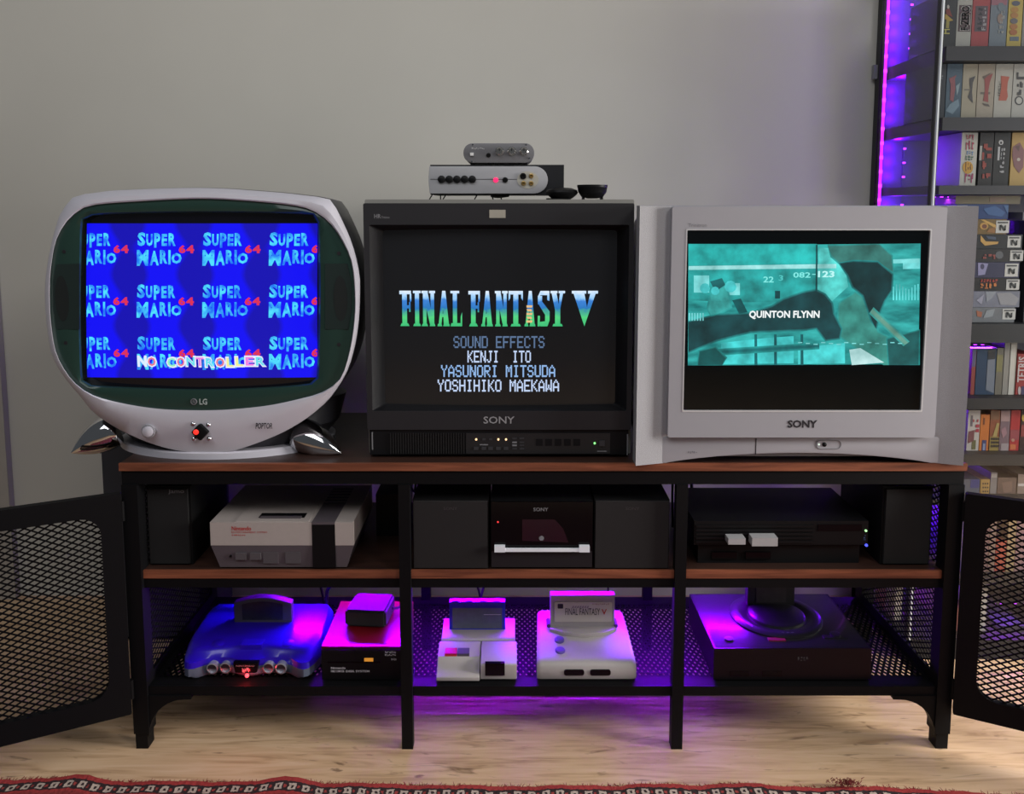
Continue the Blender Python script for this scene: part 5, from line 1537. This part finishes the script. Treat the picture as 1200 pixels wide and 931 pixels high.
def game_box(px0, py0, px1, py1, c, label, group, Y=BY, depth=.13, var=.10, marks=(), zrest=None, name='game_box'):
    """one boxed game; marks: ('t', text, px rect, colour, rot) lettering or ('r', px rect, colour) printed patch or ('o', ...) oval"""
    c = dim(c)
    z1 = at(px0, py0, Y)[1]; z0 = at(px1, py1, Y)[1]
    a = at(px0, py1 - 25, Y)[0]; e = at(px1, py1 - 25, Y)[0] - .0008
    if zrest is not None: z0 = zrest + .0006
    for zlow in shelf_low:
        if zlow > z0 + .01: z1 = min(z1, zlow - .002)
    t = thing(name, label, 'game box', ((a + e) / 2, Y, z0), 0, group)
    part('carton', B().box(a, e, Y, Y + depth, z0, z1, .0008, 1), mat('carton_%d_%d_%d' % c, c, .42, 0, var, 45, coat=.15), t)
    for i, m in enumerate(marks):
        kind = m[0]
        if kind == 't':
            _, txt, r, col, rot = m
            q0, w1 = at(r[0], r[1], Y); q1, w0 = at(r[2], r[3], Y)
            part('lettering', B().glyphs(txt, q0, q1, w0, w1, Y - .0008, rot=rot, bold=.02), print_mat(col), t)
        elif kind == 's':
            _, r, col, up_ = m
            q0, w1 = at(r[0], r[1], Y); q1, w0 = at(r[2], r[3], Y)
            q0, q1, w0, w1 = max(q0, a), min(q1, e), max(w0, z0), min(w1, z1)
            part('printed_title', B().scribble(q0, q1, w0, w1, Y - .0008, int(r[0] + r[1]), max(3, int((abs(w1 - w0) if up_ else abs(q1 - q0)) / (min(abs(q1 - q0), abs(w1 - w0)) * .8))), up_), print_mat(col), t)
        elif kind == 'r':
            _, r, col = m
            q0, w1 = at(r[0], r[1], Y); q1, w0 = at(r[2], r[3], Y)
            part('printed_patch', B().rect(max(q0, a), min(q1, e), max(w0, z0), min(w1, z1), Y - .0004 - .00003 * i, .0004), print_mat(col), t)
        elif kind == 'p':
            _, pts, col = m
            part('printed_shape', B().poly([(min(max(at(x, y, Y)[0], a), e), Y - .0005 - .00004 * i, at(x, y, Y)[1]) for x, y in pts]), print_mat(col), t)
        elif kind == 'o':
            _, (x, y, rx, ry), col = m
            part('printed_shape', B().poly([(at(x + rx * math.cos(q * .5236), y + ry * math.sin(q * .5236), Y)[0], Y - .0005 - .00004 * i, at(x, y + ry * math.sin(q * .5236), Y)[1]) for q in range(12)]), print_mat(col), t)
        elif kind == 'n':                                   # white square with the dark folded-N cube emblem
            _, (x0, y0, x1, y1) = m
            q0, w1 = at(x0, y0, Y); q1, w0 = at(x1, y1, Y)
            L_ = part('logo_square', B().rect(q0, q1, w0, w1, Y - .0005, .0005), print_mat((205, 204, 200)), t)
            xc, zc, s = (q0 + q1) / 2, w0 + (w1 - w0) * .42, (q1 - q0) * .25
            y = Y - .0011
            b = B()
            for sx in (-1, 1):
                b.poly([(xc + sx * s, y, zc - s * .7), (xc + sx * s * .45, y, zc - s * .95), (xc + sx * s * .45, y, zc + s * .6), (xc + sx * s, y, zc + s * .8)])
            b.poly([(xc - s, y, zc + s * .8), (xc - s * .35, y, zc + s), (xc + s, y, zc - s * .7), (xc + s * .35, y, zc - s * .95)])
            part('emblem', b, print_mat((52, 54, 56)), L_)
            b = B().rect(q0 + (q1 - q0) * .12, q1 - (q1 - q0) * .12, w1 - (w1 - w0) * .22, w1 - (w1 - w0) * .10, y); part('marking', b, print_mat((70, 70, 74)), L_)
    return t


sA, sB, sC, sD, sE, sG = shelf_z[0], shelf_z[1], shelf_z[2], shelf_z[3], shelf_z[4], shelf_z[5]
gA = 'boxes on the highest visible shelf'
game_box(1101.5, -8, 1121, 54, (58, 60, 66), 'dark grey box with yellow H on its spine, leftmost of the highest row', gA, marks=[('t', 'H', (1103.5, 34, 1112.5, 40), (196, 190, 110), 90), ('r', (1109, 22, 1112, 33), (170, 160, 90)), ('p', [(1106, 16), (1109, 17), (1117, 24), (1113, 25), (1106, 22)], (190, 160, 80)), ('p', [(1108, 12), (1112, 9), (1116, 20), (1109, 17)], (140, 70, 66)), ('o', (1111, 8, 1.4, 2.4), (200, 196, 190))], zrest=sA)
game_box(1121, -8, 1138.7, 54, (184, 182, 176), 'white box with a dark block of pale letters reading upwards on its spine', gA, marks=[('r', (1124.3, 6, 1137, 37), (92, 74, 80)), ('t', 'F-ZERO', (1126, 6.5, 1136, 36), (205, 202, 200), 90), ('t', 'F-ZERO', (1126.8, 7, 1135, 35.5), (60, 56, 60), 90)], zrest=sA)
game_box(1139, -8, 1159.5, 54.5, (176, 84, 88), 'dull red box with a dark grey title block on its spine', gA, marks=[('r', (1143.5, 7, 1156, 37), (104, 92, 100)), ('s', (1145, 8, 1150, 36), (60, 62, 70), True), ('s', (1151, 8, 1155, 36), (170, 168, 172), True)], zrest=sA)
game_box(1160, -8, 1180.3, 54, (128, 138, 150), 'grey-blue box with pale pinkish top beside the yellow box', gA, var=.16, marks=[('r', (1160.2, -8, 1180, 6), (168, 116, 130)), ('o', (1173, 8, 4, 5), (128, 140, 150)), ('o', (1172, 22, 3.4, 6), (160, 140, 130)), ('s', (1171, 12, 1176, 40), (170, 170, 168), True)], zrest=sA)
game_box(1180.8, -8, 1198, 53.5, (206, 184, 104), 'yellow box with round grey and orange lettering on its spine', gA, marks=[('o', (1190.5, 4, 5, 3), (104, 108, 124))] + [('o', (1189 - .4 * k, 11.5 + 6.6 * k, 4.6, 3.4), c_) for k, c_ in enumerate(((196, 150, 90), (190, 140, 90), (120, 118, 124), (186, 130, 84), (180, 116, 80)))] + [('r', (1183.5, 43, 1193.5, 48), (112, 124, 138))], zrest=sA)
game_box(1198.4, -8, 1216, 54, (150, 148, 146), 'grey box at the right end of the highest row', gA, zrest=sA)
gB = 'boxes on the second visible shelf'
game_box(1095, 73, 1108, 137, (62, 66, 76), 'dark box with faint white squiggles, leftmost of the second row', gB, marks=[('s', (1099, 87, 1104.5, 96), (176, 178, 182), True), ('s', (1097, 115, 1101, 121), (150, 152, 156), True)], zrest=sB)
game_box(1108.5, 73, 1127, 137, (84, 104, 122), 'slate blue box with a faded red title on its spine', gB, var=.2, marks=[('p', [(1112, 92), (1121, 88), (1119, 92), (1119.5, 104), (1117, 120), (1113, 117), (1114, 100)], (150, 92, 100)), ('p', [(1120, 101), (1125, 97), (1123, 107), (1121, 112)], (150, 170, 180)), ('p', [(1108, 130), (1113, 122), (1123, 116), (1124, 124), (1116, 134)], (126, 150, 166))], zrest=sB)
game_box(1127.3, 72.5, 1144.6, 137, (176, 168, 150), 'beige box with a dark grey winged title on its spine', gB, marks=[('p', [(1136, 92), (1143, 89), (1140, 97), (1139, 108), (1140, 121), (1134, 114), (1137, 105), (1136, 98)], (84, 82, 86)), ('r', (1130, 104.5, 1136, 106), (120, 116, 112))], zrest=sB)
game_box(1145, 72.5, 1165, 137, (178, 166, 152), 'beige box with a tall red title on its spine', gB, marks=[('p', [(1153, 91), (1163.5, 86), (1160, 96), (1158, 107), (1158, 120), (1152, 118), (1154, 107), (1154, 97)], (160, 84, 84)), ('p', [(1151, 90), (1162, 85), (1153, 93)], (110, 92, 88)), ('r', (1149, 108, 1160, 110.5), (112, 106, 100)), ('p', [(1151, 121), (1158, 122), (1160, 125), (1154, 124)], (100, 92, 90))], zrest=sB)
game_box(1165.4, 72.5, 1186, 137, (192, 188, 180), 'white box with an orange-red title on its spine', gB, marks=[('p', [(1173, 89), (1183, 90), (1181, 96), (1180, 105), (1181, 113), (1179, 118), (1170, 118), (1173, 104)], (190, 100, 84)), ('r', (1173, 103, 1181, 104.5), (216, 180, 160)), ('s', (1170, 95, 1172, 113), (60, 56, 58), True)], zrest=sB)
game_box(1186.4, 73, 1210, 137, (192, 190, 184), 'white box with black script and a small ring emblem on its spine', gB, marks=[('o', (1194, 118, 5, 5.4), (70, 68, 72)), ('o', (1194, 118, 3.6, 4), (196, 194, 188)), ('s', (1191, 84, 1200, 114), (74, 72, 76), True)], zrest=sB)
gC = 'boxes on the third visible shelf'
game_box(1125.5, 154, 1144.6, 217.3, (198, 196, 188), 'white box with a column of multicoloured marks', gC, marks=[('s', (1132, 158, 1142, 164.5), (176, 70, 96), False), ('s', (1131.5, 165, 1141.5, 176), (170, 56, 90), False), ('s', (1132, 177, 1140.5, 182.5), (86, 130, 180), False), ('s', (1130.5, 182.5, 1140.5, 189), (62, 100, 84), False), ('o', (1134, 196.5, 6.2, 7.5), (206, 156, 62)), ('s', (1131, 190, 1138, 203), (120, 80, 40), False), ('s', (1130, 203.5, 1141, 214.5), (160, 48, 100), False)], zrest=sC, depth=.12)
game_box(1147, 155, 1163.5, 217.3, (44, 42, 46), 'black box with a red vertical title on its spine', gC, marks=[('s', (1150, 166, 1160, 210), (152, 60, 52), True), ('r', (1148.3, 171, 1150, 188), (176, 172, 168))], zrest=sC, depth=.12)
game_box(1164, 155, 1183, 217.3, (36, 36, 40), 'black box with small white vertical writing and a round white mark', gC, marks=[('o', (1173, 167, 2.8, 3), (200, 200, 204)), ('o', (1173, 167.4, 1.3, 1.5), (30, 30, 34)), ('s', (1172.5, 173, 1176, 203), (170, 170, 174), True), ('r', (1169.5, 172, 1171, 188), (190, 190, 194))], zrest=sC, depth=.12)
game_box(1184.3, 154.5, 1206, 217.3, (196, 162, 96), 'tan box with a dull purple leaf-shaped mark on its spine', gC, marks=[('p', [(1187, 172), (1195, 167), (1200, 176), (1199, 196), (1194, 203), (1188, 195), (1186, 182)], (136, 92, 96)), ('p', [(1189, 172), (1195, 170), (1194, 178)], (96, 70, 66)), ('o', (1193.5, 187, 2, 2), (200, 190, 180))], zrest=sC, depth=.12)
zt_tan = at(1150, 228.5, .325)[1]; zb_tan = at(1150, 238.5, .325)[1]
# stack of wide black boxes, each with a white square emblem at its right end
gD = 'stack of wide boxes with white emblem squares'
stack = [  # top, bottom, right end px, emblem left, colour, label, marks
    (360.5, 375.5, 1190.5, 1175, (120, 122, 128), 'mottled grey box with emblem, lowest of the wide stack', [('p', [(1144, 364), (1151, 366), (1150, 372), (1145, 371)], (170, 100, 70)), ('p', [(1156, 364), (1166, 362), (1163, 371), (1152, 373)], (150, 156, 162))], True),
    (341.5, 359.5, 1196.3, None, (128, 130, 146), 'shrink-wrapped silvery box without emblem in the wide stack', [('p', [(1155, 342), (1168, 341.5), (1162, 350), (1156, 354)], (150, 154, 164)), ('p', [(1168, 344), (1184, 343), (1194, 350), (1190, 358), (1172, 357)], (152, 152, 158)), ('p', [(1144, 352), (1153, 345), (1150, 357)], (160, 160, 180))], False),
    (326, 340.7, 1195, 1179.5, (26, 24, 28), 'black box with red and yellow fiery letters in the wide stack', [('s', (1149, 327.5, 1169, 331.5), (176, 56, 40), False), ('s', (1148, 332, 1169, 338.5), (206, 120, 50), False)], True),
    (307.5, 325.3, 1196, 1178, (50, 50, 82), 'dark violet-blue box with a white mask-like mark in the wide stack', [('p', [(1146, 308), (1158, 309), (1154, 322), (1146, 323)], (150, 146, 186)), ('o', (1151, 312.5, 2.4, 3.4), (60, 56, 92))], True),
    (292, 306.8, 1199, 1184, (30, 28, 32), 'black box with dull red block letters in the wide stack', [('s', (1151.5, 297.5, 1168, 304), (150, 66, 60), False), ('o', (1171, 299, 4.6, 4.6), (92, 94, 100))], True),
    (275, 291.2, 1199.5, 1181, (28, 30, 36), 'black box with an orange wing shape in the wide stack', [('p', [(1149, 275.5), (1155, 283), (1170, 283.5), (1169, 286), (1154, 288), (1149, 283)], (206, 160, 84)), ('p', [(1155, 276.5), (1167, 278), (1167, 281), (1158, 280)], (66, 80, 104))], True),
    (257, 274.2, 1181, 1167.5, (120, 96, 52), 'brown and gold box with emblem in the wide stack', [('p', [(1149, 257.5), (1153, 257.5), (1167.5, 264), (1167, 268)], (206, 164, 84)), ('o', (1153, 265, 5, 4.2), (196, 150, 70)), ('o', (1153.5, 265.5, 3, 2.6), (110, 60, 40)), ('p', [(1159, 268), (1166, 266), (1166, 273), (1156, 272)], (150, 100, 44))], True),
    (239.5, 256.3, 1183, None, (30, 62, 118), 'shiny blue box, topmost of the wide stack', [('p', [(1152, 245), (1166, 241), (1178, 249), (1174, 254), (1158, 252)], (50, 92, 150)), ('p', [(1176, 241), (1182, 241), (1181, 252)], (64, 100, 150))], False),
]
zprev = sD
for (t_, b_, xr_, xe, c_, lab_, mk, em) in stack:
    mk = list(mk)
    if em: mk.append(('n', (xe, t_ + 1.6, xe + 14.5, b_ - 1)))
    game_box(1122, t_, xr_, b_, c_, lab_, gD, Y=.33, depth=.10, var=.25 if em is False else .12, marks=mk, zrest=zprev)
    zprev = at(1150, t_, .33)[1]
game_box(1121, 229, 1197.5, 238.3, (120, 110, 88), 'long flat tan box lying across the very top of the wide stack', gD, Y=.33, depth=.10, zrest=zprev, marks=[('r', (1160, 231, 1178, 237), (128, 104, 88))])
game_box(1200, 249, 1222, 258, (118, 118, 124), 'flat grey box with a white label lying right of the blue box', 'boxes right of the wide stack', Y=.33, depth=.10, zrest=at(1190, 258.5, .33)[1], marks=[('r', (1201, 250.5, 1215, 257), (196, 196, 194))])
game_box(1200.5, 259, 1224, 378, (34, 34, 40), 'big black box standing right of the wide stack', 'boxes right of the wide stack', Y=.33, depth=.10, zrest=sD)
gF = 'boxes on the shelf with the blue book'
game_box(1138, 409, 1143, 467, (150, 66, 60), 'narrow red and grey box beside the blue box', gF, Y=.34, zrest=sE, marks=[('r', (1138, 409, 1143, 430), (86, 84, 116))])
game_box(1143.4, 409, 1166.5, 467, (30, 60, 92), 'dark blue box with a pale patch low on its right', gF, Y=.34, zrest=sE, var=.2, marks=[('r', (1158, 410, 1166.3, 421), (22, 24, 34)), ('p', [(1157.5, 422), (1166, 421), (1164.5, 461), (1155, 457)], (116, 124, 138))])
game_box(1166.8, 408, 1175, 467.5, (116, 112, 100), 'thin greyish-yellow case next to the blue box', gF, Y=.34, zrest=sE, marks=[('r', (1168, 416, 1174, 436), (128, 122, 78))])
game_box(1175.4, 402, 1182, 467.5, (150, 146, 140), 'thin grey case left of the white-spined case', gF, Y=.34, zrest=sE)
game_box(1182.4, 402, 1190, 467.5, (172, 168, 160), 'white-spined thin case left of the red box', gF, Y=.34, zrest=sE, marks=[('r', (1183.5, 404, 1186.5, 466), (204, 200, 192))])
game_box(1191, 415, 1212, 467.5, (160, 52, 50), 'red box with six white capital letters up its spine', gF, Y=.34, zrest=sE, marks=[('t', 'TETRIS', (1193.5, 418, 1201.5, 448), (206, 196, 196), 90), ('r', (1197, 453, 1210, 465), (62, 56, 96)), ('o', (1194.5, 458, 1.8, 5), (196, 180, 180))])
gG = 'boxes on the shelf level with the tabletop'
game_box(1133.5, 481, 1148, 532.8, (196, 188, 184), 'white box with red script on its spine, beside the orange box', gG, Y=.335, zrest=sG, marks=[('s', (1140, 491, 1147, 507), (178, 52, 70), True), ('p', [(1135, 506), (1142, 504), (1141, 517), (1134, 520)], (120, 66, 72)), ('r', (1139, 516, 1143, 527), (104, 100, 60)), ('r', (1138, 487, 1139.5, 500), (110, 100, 110))])
game_box(1148.4, 486, 1159.3, 532.8, (204, 116, 50), 'orange box with a small dark blue label on its spine', gG, Y=.335, zrest=sG, marks=[('r', (1151, 516, 1155, 531), (48, 58, 110)), ('r', (1152, 520, 1154, 528), (140, 150, 180)), ('r', (1152.5, 490, 1153.8, 498), (120, 60, 30))])
game_box(1159.7, 481, 1171.3, 532.8, (142, 78, 52), 'brown box with a speckled yellow lower half on its spine', gG, Y=.335, zrest=sG, var=.3, marks=[('r', (1160, 482, 1171, 492), (122, 84, 56)), ('p', [(1168, 496), (1171, 496), (1168, 512), (1163, 512)], (170, 150, 90)), ('r', (1160, 512, 1171, 532), (150, 126, 62))] + [('o', (1162 + 2.6 * (k % 4), 514.5 + 4.2 * (k // 4), 1.3, 1.6), (44, 34, 26)) for k in range(12)])
game_box(1171.7, 481, 1183.3, 532.8, (124, 100, 110), 'greyish-pink box between the brown and the red box', gG, Y=.335, zrest=sG, marks=[('r', (1172, 482, 1183, 494), (170, 140, 140)), ('p', [(1173, 504), (1178, 500), (1180, 508), (1175, 514)], (160, 120, 130)), ('r', (1173, 520, 1182, 532), (160, 146, 150))])
game_box(1183.7, 481, 1195, 532.8, (176, 40, 46), 'red box with a small orange picture low on its spine', gG, Y=.335, zrest=sG, marks=[('r', (1184, 504, 1194, 516), (150, 60, 70)), ('r', (1183.8, 521, 1190, 527), (206, 110, 60)), ('o', (1187, 516, 2, 2), (190, 140, 120))])
game_box(1195.6, 481, 1212, 532.8, (52, 30, 34), 'dark red-black box with a yellow mark at the end of its row', gG, Y=.335, zrest=sG, marks=[('o', (1199.5, 490, 2.4, 4), (200, 170, 70)), ('r', (1197, 498, 1206, 512), (140, 50, 50))])
# loose small cases lying on the next shelf
gH = 'small cases on the shelf just above the door'
sH = shelf_z[6]
for (x0, y0, x1, y1, c_, lab_, mk) in (
        (1124, 562, 1149, 586, (84, 92, 112), 'grey-blue case with a dark blue lid edge, leftmost small case', [('r', (1138, 552, 1147, 572), (36, 48, 126))]),
        (1149.6, 562, 1160.5, 586, (186, 146, 80), 'small tan case with dark speckles beside the pale grey one', [('o', (1152 + 2.6 * (k % 3), 567 + 4.5 * (k // 3), .9, 1.1), (70, 50, 40)) for k in range(9)]),
        (1161, 554, 1169, 586, (140, 132, 132), 'pale grey upright case between the tan and brown ones', [('r', (1162, 556, 1168, 560), (176, 170, 166))]),
        (1169.5, 560, 1192, 586, (112, 88, 80), 'wide brown case on the shelf above the mesh door', [('p', [(1174, 566), (1186, 564), (1186, 576), (1176, 578)], (132, 104, 92))]),
        (1193, 556, 1212, 586, (150, 130, 120), 'light brown case at the right end of the small cases', [('r', (1193, 567, 1204, 570), (210, 200, 196))])):
    game_box(x0, y0, x1, y1, c_, lab_, gH, Y=.345, depth=.14, zrest=sH, marks=mk, var=.2)
# rows seen only through the mesh of the right door
gI = 'boxes seen through the right mesh door'
sI = shelf_z[7]
for (x0, y0, x1, c_, lab_) in ((1124, 602, 1146, (86, 70, 130), 'violet-grey box behind the door mesh, upper row left'), (1146.5, 616, 1158, (124, 88, 96), 'dusky pink box behind the door mesh, upper row'), (1158.5, 606, 1166, (150, 120, 110), 'thin beige box behind the door mesh, upper row'),
                              (1166.5, 634, 1179, (186, 74, 56), 'short red box behind the door mesh, upper row'), (1179.5, 600, 1189, (176, 150, 110), 'tall sand-coloured box behind the door mesh, upper row'), (1189.5, 610, 1203, (150, 112, 120), 'pinkish box behind the door mesh, upper row right')):
    game_box(x0, y0, x1, 678, c_, lab_, gI, Y=.34, depth=.14, zrest=sI, var=.2)
gJ = 'boxes on the cabinet floor'
for (x0, y0, x1, c_, lab_) in ((1112, 712, 1132, (170, 100, 96), 'reddish box on the cabinet floor nearest the bench'), (1132.5, 690, 1155, (200, 194, 188), 'white box on the cabinet floor behind the door mesh'), (1172, 734, 1203, (60, 56, 84), 'low dark box on the cabinet floor, right part')):
    game_box(x0, y0, x1, 766, c_, lab_, gJ, Y=.34, depth=.16, zrest=.045, var=.12)
for i, (y0, dpt, c_, lab_) in enumerate(((.385, .05, (206, 196, 176), 'cream box seen through cabinet side glass and bench mesh, nearer one'), (.435, .05, (196, 110, 104), 'faded red box seen through cabinet side glass and bench mesh'), (.485, .05, (210, 204, 190), 'cream box seen through cabinet side glass and bench mesh, farther one'))):
    t = thing('game_box', lab_, 'game box', (CX0 + .06, y0, .045), 0, 'boxes by the side glass')
    part('carton', B().box(CX0 + .012, CX0 + .028, y0 + .103 - .10, y0 + dpt, .0456, .150 + .006 * i, .001), mat('carton_%d_%d_%d' % c_, c_, .42, 0, .1, 45), t)

# ------------------------------------------------------------------ rug
def rug_material():
    m = bpy.data.materials.new('woven_rug'); m.use_nodes = True
    nt = m.node_tree; n = nt.nodes; l = nt.links; p = n['Principled BSDF']
    uv = n.new('ShaderNodeUVMap'); sp = n.new('ShaderNodeSeparateXYZ')
    tc = n.new('ShaderNodeTexCoord'); nz = n.new('ShaderNodeTexNoise'); nz.inputs['Scale'].default_value = 160; nz.inputs['Detail'].default_value = 3
    l.new(tc.outputs['Object'], nz.inputs['Vector'])
    ad = n.new('ShaderNodeMixRGB'); ad.blend_type = 'ADD'; ad.inputs[0].default_value = .006
    sb = n.new('ShaderNodeVectorMath'); sb.operation = 'SUBTRACT'; sb.inputs[1].default_value = (.003, .003, .003)
    l.new(uv.outputs[0], ad.inputs[1]); l.new(nz.outputs['Color'], ad.inputs[2]); l.new(ad.outputs[0], sb.inputs[0]); l.new(sb.outputs[0], sp.inputs[0])

    def math_(op, a, b=None):
        k = n.new('ShaderNodeMath'); k.operation = op
        for i, v in enumerate((a, b)):
            if v is None: continue
            if isinstance(v, (int, float)): k.inputs[i].default_value = v
            else: l.new(v, k.inputs[i])
        return k.outputs[0]

    def mixc(f, a, b):
        k = n.new('ShaderNodeMix'); k.data_type = 'RGBA'; l.new(f, k.inputs[0])
        for i, v in ((6, a), (7, b)):
            if isinstance(v, tuple): k.inputs[i].default_value = rgb(v)
            else: l.new(v, k.inputs[i])
        return k.outputs[2]

    def band(s, a, b):
        return math_('MULTIPLY', math_('GREATER_THAN', s, a), math_('LESS_THAN', s, b))
    u, v = sp.outputs['X'], sp.outputs['Y']
    dark = band(v, .013, .034)
    wh = n.new('ShaderNodeTexWhiteNoise'); wh.noise_dimensions = '1D'
    cell = math_('FLOOR', math_('DIVIDE', u, .024)); l.new(cell, wh.inputs['W'])
    fu = math_('FRACT', math_('DIVIDE', u, .024))
    sq = math_('MULTIPLY', band(fu, .18, .70), band(v, .017, .031))
    core = math_('MULTIPLY', band(fu, .36, .54), band(v, .021, .027))
    sq = math_('SUBTRACT', sq, core)
    dots = math_('MULTIPLY', band(fu, .80, .98), band(v, .021, .027))
    base = mixc(dark, (172, 50, 50), (46, 24, 28))
    base = mixc(sq, base, (206, 186, 172))
    base = mixc(dots, base, (170, 60, 56))
    b2 = band(v, .040, .09)
    f2 = math_('FRACT', math_('DIVIDE', u, .06)); d2 = math_('MULTIPLY', band(f2, .2, .6), band(v, .05, .08))
    base = mixc(b2, base, (150, 46, 46)); base = mixc(d2, base, (60, 40, 66))
    base = mixc(band(v, .09, .10), base, (200, 180, 160))
    f3 = math_('FRACT', math_('DIVIDE', u, .11)); f4 = math_('FRACT', math_('DIVIDE', v, .11))
    dm = math_('LESS_THAN', math_('ADD', math_('ABSOLUTE', math_('SUBTRACT', f3, .5)), math_('ABSOLUTE', math_('SUBTRACT', f4, .5))), .36)
    di = math_('LESS_THAN', math_('ADD', math_('ABSOLUTE', math_('SUBTRACT', f3, .5)), math_('ABSOLUTE', math_('SUBTRACT', f4, .5))), .18)
    inn = math_('GREATER_THAN', v, .11)
    base = mixc(inn, base, (124, 36, 40)); base = mixc(math_('MULTIPLY', inn, dm), base, (52, 30, 48)); base = mixc(math_('MULTIPLY', inn, di), base, (176, 120, 96))
    mn = n.new('ShaderNodeMix'); mn.data_type = 'RGBA'; mn.blend_type = 'MULTIPLY'; mn.inputs[0].default_value = .45
    l.new(base, mn.inputs[6]); l.new(nz.outputs['Fac'], mn.inputs[7])
    br = n.new('ShaderNodeBrightContrast'); br.inputs[1].default_value = .02; l.new(mn.outputs[2], br.inputs[0])
    l.new(br.outputs[0], p.inputs['Base Color'])
    bp = n.new('ShaderNodeBump'); bp.inputs['Strength'].default_value = .8; bp.inputs['Distance'].default_value = .003
    l.new(nz.outputs['Fac'], bp.inputs['Height']); l.new(bp.outputs['Normal'], p.inputs['Normal'])
    p.inputs['Roughness'].default_value = .95; p.inputs['Specular IOR Level'].default_value = .1
    return m


def rug_edge(x):
    e = [(-1.4, -.0700), (-.95, -.0745), (-.80, -.0690), (-.74, -.0790), (-.50, -.0790), (-.44, -.0720), (-.38, -.0835), (-.06, -.0905), (.12, -.0890), (.17, -.0850), (.25, -.0885), (.33, -.0830), (.42, -.0920), (.56, -.0930), (.80, -.1110), (1.4, -.150)]
    for (a, ya), (b_, yb) in zip(e, e[1:]):
        if a <= x <= b_:
            t = (x - a) / (b_ - a); t = t * t * (3 - 2 * t)
            return ya + (yb - ya) * t - .010
    return e[0][1] if x < e[0][0] else e[-1][1]


b = B(); uvl = b.bm.loops.layers.uv.new('UVMap')
rows = [0, .004, .012, .025, .04, .08, .2, .6, 1.1]
xs = [-1.3 + 2.5 * i / 220 for i in range(221)]
grid = []
for j, v in enumerate(rows):
    grid.append([b.bm.verts.new((x, rug_edge(x) + .0012 * math.sin(x * 91) + .0009 * math.sin(x * 223 + 1) - v, (.0025 if j == 0 else .0065) + .0012 * math.sin(x * 37 + v * 50) + .005 * math.exp(-((x + .79) / .04) ** 2 - v * 20) + .005 * math.exp(-((x + .43) / .04) ** 2 - v * 20))) for x in xs])
bottom = [b.bm.verts.new((v.co.x, v.co.y, .0005)) for v in grid[0]]
for j in range(len(rows) - 1):
    for i in range(220):
        f = b.bm.faces.new((grid[j][i], grid[j + 1][i], grid[j + 1][i + 1], grid[j][i + 1]))
        for lp, (ii, jj) in zip(f.loops, ((i, j), (i, j + 1), (i + 1, j + 1), (i + 1, j))):
            lp[uvl].uv = (xs[ii] + 2, rows[jj])
for i in range(220):
    f = b.bm.faces.new((bottom[i], grid[0][i], grid[0][i + 1], bottom[i + 1]))
    for lp in f.loops: lp[uvl].uv = (lp.vert.co.x + 2, .002)
rug = thing('rug', 'red patterned woven rug with dark border on the wooden floor in front', 'rug', (0, -.6, 0))
part('weave', b, rug_material(), rug)
# loose wool along its edge
b = B()
for i in range(900):
    x = RNG.uniform(-1.05, .95); y = rug_edge(x)
    n_ = 1
    p0 = Vector((x, y - .003, .0045)); p1 = p0 + Vector((RNG.uniform(-.004, .004), RNG.uniform(.002, .007), RNG.uniform(-.003, .003)))
    b.cyl(p0, p1, .0008, .0003, 3, False)
part('edge_wool', b, mat('red_wool', (132, 38, 40), .95, 0, .4, 200), rug, kind='stuff')
b = B()
for i in range(160):
    x = RNG.gauss(.515, .013); y = rug_edge(x) + RNG.uniform(-.010, .003); z = .010 + RNG.uniform(0, .008)
    p0 = Vector((x, y, z)); b.cyl(p0, p0 + Vector((RNG.uniform(-.006, .006), RNG.uniform(-.005, .005), RNG.uniform(-.004, .004))), .0009, .0004, 3, False)
part('wool_tuft', b, mat('dark_wool', (118, 40, 40), .95, 0, .4, 200), rug, kind='stuff')
